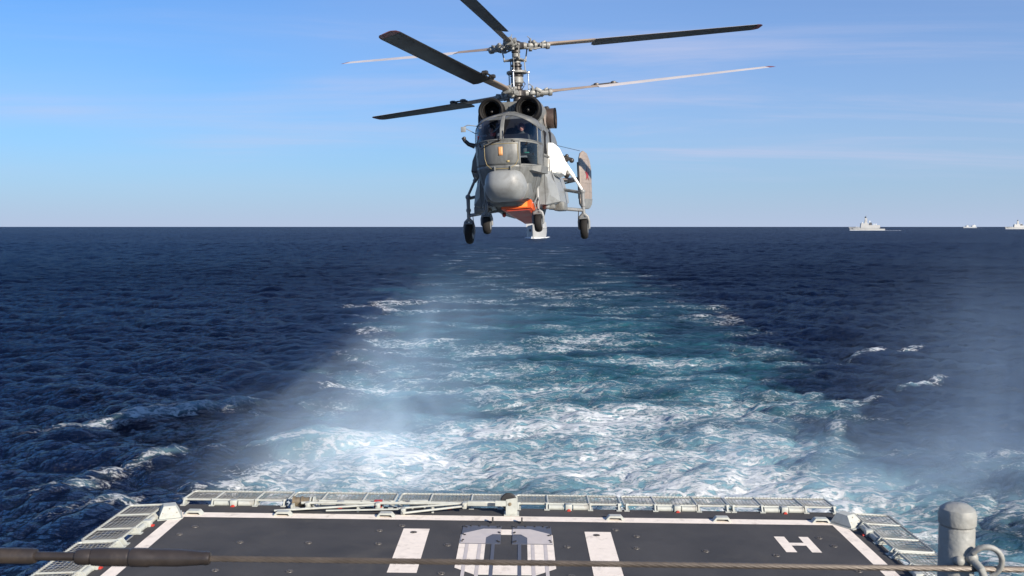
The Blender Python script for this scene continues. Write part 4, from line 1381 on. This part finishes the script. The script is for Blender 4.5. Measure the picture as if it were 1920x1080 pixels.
for k in range(3):
    a = R(20 + 120 * k)
    for (z0, r0, z1, r1, rr, mt) in ((4.40, 0.34, 4.93, 0.34, 0.022, m_chrome), (5.30, 0.36, 5.66, 0.44, 0.02, m_hub), (4.95, 0.26, 5.30, 0.24, 0.016, m_hub)):
        aa = a + (0.5 if z0 > 5.2 else 0)
        b = MB()
        b.path([(r0 * math.cos(aa), r0 * math.sin(aa), z0), (r1 * math.cos(aa), r1 * math.sin(aa), z1)], rr, 8)
        b.sphere((r0 * math.cos(aa), r0 * math.sin(aa), z0), rr * 1.9, 8, 6); b.sphere((r1 * math.cos(aa), r1 * math.sin(aa), z1), rr * 1.9, 8, 6)
        b.build('pitch_link', mt, mast)
    b = MB(); aa = a + 0.5
    b.path([(0.1 * math.cos(aa), 0.1 * math.sin(aa), 5.30), (0.36 * math.cos(aa), 0.36 * math.sin(aa), 5.30)], [0.05, 0.03], 8); b.build('swashplate_arm', m_hub, mast)
    b = MB(); b.path([(0.14 * math.cos(a), 0.14 * math.sin(a), 4.74), (0.24 * math.cos(a), 0.24 * math.sin(a), 4.6), (0.16 * math.cos(a + 0.4), 0.16 * math.sin(a + 0.4), 4.45)], 0.014, 6); b.build('hydraulic_hose', m_hubdark, mast)


def blade_mesh(lower):
    """one rotor blade along +X from the hub axis, leading edge towards -Y (upper) or +Y (lower)"""
    sgn = 1 if lower else -1
    parts = {}
    b = MB()                                    # hub arm with hinges
    b.path([(0.10, 0, 0), (0.30, 0, 0.0), (0.34, 0, 0), (0.52, 0, 0), (0.55, 0, 0.0), (0.62, 0, 0), (0.66, 0, 0), (0.90, 0, 0), (0.93, 0, 0), (1.02, 0, 0)], [0.11, 0.10, 0.075, 0.075, 0.12, 0.12, 0.085, 0.085, 0.11, 0.105], 12)
    b.box((0.42, 0, 0.0), (0.16, 0.26, 0.12), bev=0.03)
    b.box((0.74, sgn * 0.10, 0.0), (0.12, 0.16, 0.09), bev=0.02)
    b.tube((0.44, -0.06, 0.0), (0.44, -0.06, 0.20), 0.03, n=8)
    b.tube((0.44, 0, -0.16), (0.44, 0, 0.14), 0.055, n=12)
    b.tube((0.76, sgn * 0.17, -0.10), (0.76, sgn * 0.17, 0.08), 0.03, n=8)
    b.path([(0.46, -0.05, 0.17), (0.36, -0.02, 0.27)], 0.012, 6)
    b.box((0.60, -sgn * 0.10, 0.07), (0.20, 0.10, 0.10), Matrix.Rotation(0.5, 3, 'Y'), bev=0.02)
    b.box((0.84, 0.0, 0.09), (0.12, 0.18, 0.06), Matrix.Rotation(-0.4, 3, 'Y'), bev=0.015)
    b.path([(0.28, sgn * 0.12, -0.08), (0.55, sgn * 0.16, -0.11), (0.80, sgn * 0.10, -0.06)], 0.025, 8)
    b.sphere((0.52, sgn * 0.12, 0.09), 0.06, 10, 7)
    parts['hub_arm'] = (b, m_hub)

    def foil(x, ch, th, le, tw, dz=0.0):
        pts = []
        prof = [(0, 0), (0.03, 0.42), (0.12, 0.85), (0.30, 1.0), (0.6, 0.62), (1.0, 0.06), (0.6, -0.40), (0.30, -0.62), (0.12, -0.55), (0.03, -0.3)]
        for u, v in prof:
            yy = le - u * ch
            zz_ = v * th / 2
            y2 = yy * math.cos(tw) - zz_ * math.sin(tw) * 1.0
            z2 = yy * math.sin(tw) + zz_ * math.cos(tw)
            pts.append((x, -sgn * -y2 if lower else -y2, z2 + dz))
        return pts
    cone = 0.060 if lower else 0.068
    def zc_(x): return (x - 0.4) * cone
    b = MB()
    b.loft([foil(x, ch, th, le, R(tw), zc_(x) - 0.02) for x, ch, th, le, tw in ((1.0, 0.20, 0.13, 0.10, 16), (1.25, 0.24, 0.10, 0.12, 16), (2.30, 0.26, 0.075, 0.12, 15.5), (2.42, 0.26, 0.07, 0.12, 15.5))])
    parts['blade_root'] = (b, m_shank)
    b = MB()
    b.loft([foil(x, ch, th, le, R(tw), zc_(x) - 0.02) for x, ch, th, le, tw in ((2.40, 0.40, 0.055, 0.125, 15.5), (2.52, 0.50, 0.06, 0.125, 15.4), (5.0, 0.50, 0.055, 0.125, 14), (7.72, 0.49, 0.05, 0.125, 12))])
    parts['blade'] = (b, m_blade)
    b = MB()
    b.loft([foil(x, ch, th, le, R(tw), zc_(x) - 0.02) for x, ch, th, le, tw in ((7.722, 0.49, 0.05, 0.125, 12), (7.85, 0.44, 0.045, 0.10, 12), (7.95, 0.30, 0.02, 0.02, 12))])
    parts['blade_tip'] = (b, m_tip)
    if lower:
        b = MB()
        for x in (2.42, 2.95):
            b.box((x, 0.16 * 1, zc_(x) + 0.05), (0.14, 0.16, 0.10), bev=0.03)
            b.path([(x - 0.16, 0.12, zc_(x) + 0.01), (x, 0.16, zc_(x) + 0.07), (x + 0.16, 0.12, zc_(x) + 0.01)], 0.03, 8)
        b.path([(2.42, 0.16, zc_(2.42) + 0.05), (2.95, 0.16, zc_(2.95) + 0.05)], 0.025, 8)
        parts['vibration_damper'] = (b, m_hubdark)
    return parts


def rotor(name, zc0, angles, lower, tilt):
    piv = MB()
    piv.lathe([(0.15, -0.11), (0.21, -0.08), (0.21, 0.06), (0.16, 0.10), (0.11, 0.13)], n=24, cap=True)
    for k in range(3):
        piv.box((0.19 * math.cos(2.1 * k), 0.19 * math.sin(2.1 * k), 0), (0.12, 0.12, 0.17), Matrix.Rotation(2.1 * k, 3, 'Z'), bev=0.02)
    hubo = piv.build(name, m_hubdark, heli)
    hubo.location = (0, 0, zc0)
    hubo.rotation_euler = (R(tilt[0]), R(tilt[1]), 0)
    P = blade_mesh(lower)
    proto = None
    for ang in angles:
        if proto is None:
            arm = P['hub_arm'][0].build('rotor_blade', P['hub_arm'][1], hubo)
            for nm in P:
                if nm == 'hub_arm': continue
                bo = P[nm][0].build(nm, P[nm][1], arm)
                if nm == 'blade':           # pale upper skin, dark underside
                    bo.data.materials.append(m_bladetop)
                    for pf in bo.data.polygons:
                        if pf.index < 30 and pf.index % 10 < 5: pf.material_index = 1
            proto = arm
            o = arm
        else:
            o = copy_tree(proto, hubo)
        o.rotation_euler = (0, 0, R(ang))
        o.location = (0, 0, 0)
    return hubo


# blade azimuths: 0 = picture right, positive turns away from the camera (heli axes)
rotor('upper_rotor', ZU, (8 + 14, 8 - 102.5, 8 + 137), False, (3.2, 0.0))
rotor('lower_rotor', ZL, (8 + 10, 8 - 110, 8 + 130), True, (0.3, -1.8))

# ------------------------------------------------------------------ other warships
m_ship = pmat('warship_pale_grey', (0.34, 0.345, 0.34), 0.5, var=0.05, scale=0.2)
m_ship2 = pmat('warship_mid_grey', (0.26, 0.28, 0.30), 0.5, var=0.08, scale=0.2)
m_shipdark = pmat('warship_dark', (0.05, 0.055, 0.065), 0.5, var=0.1, scale=0.3)
m_foam = pmat('foam_white', (0.55, 0.57, 0.59), 0.8, var=0.15, scale=0.4)


def warship(name, L, B, bow_xy, heading, label, mat, wake_len=120, tall=1.0, supply=False):
    """bow towards local -X end at x=0, stern at x=L; heading = direction of local +X (bow to stern), degrees"""
    root = empty(name, (bow_xy[0], bow_xy[1], 0), (0, 0, R(heading)))
    b = MB()
    rings = []
    for u, bw, bd, zt in ((0.0, 0.01, 0.06, 1.0), (0.04, 0.10, 0.26, 0.97), (0.12, 0.28, 0.58, 0.90), (0.28, 0.44, 0.86, 0.80), (0.5, 0.5, 1.0, 0.74), (0.80, 0.48, 0.98, 0.70), (0.84, 0.47, 0.97, 0.52), (0.985, 0.42, 0.88, 0.50)):
        h = B * 0.70 * zt
        x = L * u
        xr = x - (h * 0.5 if u < 0.03 else h * 0.2 * max(0, (0.12 - u)) / 0.12)
        hw = B * 0.5 * bd
        ww = B * bw * 0.96
        rings.append([(x, -ww * 0.9, -2), (x, ww * 0.9, -2), (x, ww, 0), (xr, hw, h), (xr, -hw, h), (x, -ww, 0)])
    b.loft(rings)
    b.build('hull', mat, root, smooth=False)
    H = B * 0.70 * 0.74
    def block(nm, x0, x1, hw, z0, z1, mt=mat, tx=0.06, ty=0.14):
        b = MB()
        dz = (z1 - z0)
        b.loft([[(x0, -hw, z0), (x1, -hw, z0), (x1, hw, z0), (x0, hw, z0)], [(x0 + dz * tx * 3, -hw + dz * ty, z1), (x1 - dz * tx, -hw + dz * ty, z1), (x1 - dz * tx, hw - dz * ty, z1), (x0 + dz * tx * 3, hw - dz * ty, z1)]])
        return b.build(nm, mt, root, smooth=False)
    if not supply:
        block('deckhouse', L * 0.34, L * 0.84, B * 0.49, H, H + 6.0 * tall)
        br = block('bridge', L * 0.28, L * 0.52, B * 0.48, H, H + 10.0 * tall)
        b = MB(); b.box((L * 0.293, 0, H + 8.6 * tall), (1.6, B * 0.66, 1.2)); b.build('bridge_windows', m_shipdark, br, smooth=False)
        block('gun_deck', L * 0.20, L * 0.30, B * 0.3, H, H + 3.0, m_ship2)
        block('mast', L * 0.40, L * 0.48, 2.6, H + 9 * tall, H + 21 * tall, mat, 0.03, 0.10)
        b = MB(); b.sphere((L * 0.43, 0, H + 23.0 * tall), (2.6, 2.6, 2.2), 14, 9); b.build('radar_dome', m_shipdark, root)
        b = MB(); b.box((L * 0.44, 0, H + 17 * tall), (0.8, 9, 0.6)); b.box((L * 0.44, 0, H + 14 * tall), (6, 5, 0.5)); b.tube((L * 0.45, 0, H + 20 * tall), (L * 0.45, 0, H + 29 * tall), 0.3, n=6); b.build('mast_yard', m_ship2, root)
        block('funnel', L * 0.53, L * 0.62, 2.6, H + 5.5 * tall, H + 11.5 * tall, m_shipdark, 0.08, 0.1)
        b = MB(); b.sphere((L * 0.55, 0, H + 14.0 * tall), 1.9, 12, 8); b.tube((L * 0.55, 0, H + 10 * tall), (L * 0.55, 0, H + 13 * tall), 1.0, n=8); b.build('satellite_dome', m_white, root)
        for x, z in ((0.35, 11.2), (0.68, 8.0), (0.74, 8.0)):
            b = MB(); b.sphere((L * x, B * 0.18, H + z * tall), 1.5, 12, 8); b.tube((L * x, B * 0.18, H + 5 * tall), (L * x, B * 0.18, H + z * tall), 0.8, n=8); b.build('director_dome', m_white, root)
        g = MB(); g.sphere((L * 0.17, 0, H + 2.2), (2.6, 2.0, 1.8), 12, 8); g.tube((L * 0.15, 0, H + 2.8), (L * 0.10, 0, H + 3.8), 0.18, n=8); g.build('gun_turret', mat, root)
        for sy in (-1, 1):
            b = MB(); b.sphere((L * 0.055, sy * B * 0.185, B * 0.42), (1.3, 0.5, 1.3), 10, 7); b.build('anchor', m_shipdark, root)
    else:
        block('bridge', L * 0.16, L * 0.34, B * 0.46, H, H + 12)
        block('after_house', L * 0.62, L * 0.92, B * 0.46, H, H + 13)
        for x in (0.30, 0.42, 0.54, 0.70):
            b = MB(); b.tube((L * x, 0, H), (L * x, 0, H + 20 + 5 * math.sin(9 * x)), 0.9, 0.5, n=8); b.box((L * x, 0, H + 16), (1.0, B * 0.7, 1.0)); b.build('replenishment_mast', mat, root)
        block('funnel', L * 0.76, L * 0.84, 3, H + 12, H + 19, m_ship2)
    # white water along the hull and behind
    b = MB()
    rng = random.Random(len(label))
    for sy in (-1, 1):
        rings = []
        for i in range(26):
            u = i / 25
            x = -B * 0.15 + L * u
            yw = sy * (B * 0.04 + B * 0.47 * min(1, u * 3.2) ** 0.7)
            hh = (1.5 * math.exp(-u * 7) + 0.45) * rng.uniform(0.6, 1.3)
            ww = (0.8 + 1.6 * u) * rng.uniform(0.6, 1.2)
            rings.append([(x, yw - sy * 0.8, -0.3), (x, yw + sy * 0.2, hh), (x, yw + sy * ww, 0.22), (x, yw + sy * (ww + 0.6), -0.3)])
        b.loft(rings)
    bw_ = b.build('bow_wave', m_foam, root); bw_['kind'] = 'stuff'
    b = MB()
    rings = []
    for i in range(30):
        u = i / 29
        x = L * 0.97 + wake_len * u
        ww = (B * 0.40 + 3 * u) * (1 - 0.8 * u) * rng.uniform(0.6, 1.2)
        rings.append([(x, -ww, -0.3), (x, -ww * 0.5, 0.28 * rng.uniform(0.6, 1.2)), (x, ww * 0.4, 0.30 * (1.2 - u)), (x, ww, -0.3)])
    b.loft(rings)
    wk_ = b.build('stern_wake', m_foam, root); wk_['kind'] = 'stuff'
    tag(root, label, 'warship', 'warships following astern')
    return root


warship('warship', 128, 17.5, (18.6, 822), 86, 'pale grey frigate steaming bow-on behind the helicopter nose wheel', m_ship, 60)
warship('warship', 93, 13.5, (948, 2620), -8, 'white corvette seen side-on, largest of the ships at right', m_ship, 45, 1.3)
warship('warship', 116, 17, (3840, 7950), 6, 'small grey supply ship on the horizon between the two white ships', m_ship2, 60, 1.0, True)
warship('warship', 112, 14, (2155, 4080), -4, 'white warship cut by the right edge of the picture', m_ship, 60, 1.3)

# ------------------------------------------------------------------ spray whipped up by the rotor downwash
def mist(name, lo, hi, dens, build, label):
    b = MB()
    c = [(a + d) / 2 for a, d in zip(lo, hi)]
    b.box(c, [d - a for a, d in zip(lo, hi)])
    m = bpy.data.materials.new(name + '_volume')
    m.use_nodes = True
    t = m.node_tree
    t.nodes.clear()
    out = N(t, 'ShaderNodeOutputMaterial')
    pv = N(t, 'ShaderNodeVolumePrincipled')
    pv.inputs['Color'].default_value = (0.52, 0.72, 1.0, 1)
    pv.inputs['Absorption Color'].default_value = (1, 1, 1, 1)
    pv.inputs['Anisotropy'].default_value = -0.4
    g = N(t, 'ShaderNodeNewGeometry')
    sp = N(t, 'ShaderNodeSeparateXYZ')
    t.links.new(g.outputs['Position'], sp.inputs[0])
    d = build(t, g.outputs['Position'], sp.outputs['X'], sp.outputs['Y'], sp.outputs['Z'])
    t.links.new(M2(t, 'MULTIPLY', d, dens), pv.inputs['Density'])
    t.links.new(pv.outputs[0], out.inputs['Volume'])
    o = b.build(name, m, smooth=False)
    tag(o, label, 'spray', kind='stuff')
    return o


def noise(t, pos, scale, detail=3.0, stretch=(1, 1, 1), rough=0.55, dist=0.6):
    mp = N(t, 'ShaderNodeMapping'); mp.inputs['Scale'].default_value = stretch
    t.links.new(pos, mp.inputs[0])
    n = N(t, 'ShaderNodeTexNoise', i_Scale=scale, i_Detail=detail, i_Roughness=rough, i_Distortion=dist)
    t.links.new(mp.outputs[0], n.inputs['Vector'])
    return n.outputs['Fac']


def gauss(t, v, c, wd):
    """bell curve of (v - c) / wd; c may be a socket"""
    q = M2(t, 'DIVIDE', M2(t, 'SUBTRACT', v, c), wd)
    return M2(t, 'POWER', 2.718, M2(t, 'MULTIPLY', M2(t, 'MULTIPLY', q, q), -1.0))


def left_plume(t, pos, X, Y, Z):
    axis = M2(t, 'ADD', M2(t, 'MULTIPLY', Z, 0.46), -6.9)
    wd = M2(t, 'ADD', M2(t, 'MULTIPLY', Z, -0.05), 3.8)
    a = gauss(t, X, axis, wd)
    bq = gauss(t, Y, 38.5, 4.5)
    h = M2(t, 'POWER', 2.718, M2(t, 'MULTIPLY', M2(t, 'MAXIMUM', Z, 0.0), -0.24))
    top = MAPR(t, Z, 10.2, 6.5)
    n = MAPR(t, noise(t, pos, 0.34, 5.0, (1, 0.8, 0.7), 0.62, 1.0), 0.36, 0.68, 0.2, 1.6, False)
    return M2(t, 'MULTIPLY', M2(t, 'MULTIPLY', M2(t, 'MULTIPLY', a, bq), M2(t, 'MULTIPLY', h, top)), n)


def right_plume(t, pos, X, Y, Z):
    axis = M2(t, 'ADD', M2(t, 'MULTIPLY', Z, 0.05), 21.5)
    a = gauss(t, X, axis, 4.2)
    bq = gauss(t, Y, 40.0, 4.5)
    top = MAPR(t, Z, 11.2, 3.0)
    n = MAPR(t, noise(t, pos, 0.55, 4.0, (1.0, 1.0, 0.16), 0.6, 1.2), 0.36, 0.68, 0.5, 1.45, False)
    return M2(t, 'MULTIPLY', M2(t, 'MULTIPLY', M2(t, 'MULTIPLY', a, bq), top), n)


def low_veil(t, pos, X, Y, Z):
    a = gauss(t, X, 15.0, 11.0)
    bq = gauss(t, Y, 37.0, 4.0)
    h = M2(t, 'POWER', 2.718, M2(t, 'MULTIPLY', M2(t, 'MAXIMUM', Z, 0.0), -0.8))
    n = MAPR(t, noise(t, pos, 0.35, 4.0, (0.6, 1, 1)), 0.36, 0.68, 0.1, 1.5, False)
    return M2(t, 'MULTIPLY', M2(t, 'MULTIPLY', M2(t, 'MULTIPLY', a, bq), h), n)


mist('spray_mist', (-16, 30, -0.4), (6.5, 50, 10.3), 0.105, left_plume, 'white spray plume rising left of the wake')
mist('spray_mist', (11, 31, -0.4), (33, 50, 11.3), 0.032, right_plume, 'thin vertical veil of spray at the right')
mist('spray_mist', (-10, 27, -0.35), (38, 48, 3.0), 0.10, low_veil, 'low drifting spray over the foam behind the stern')
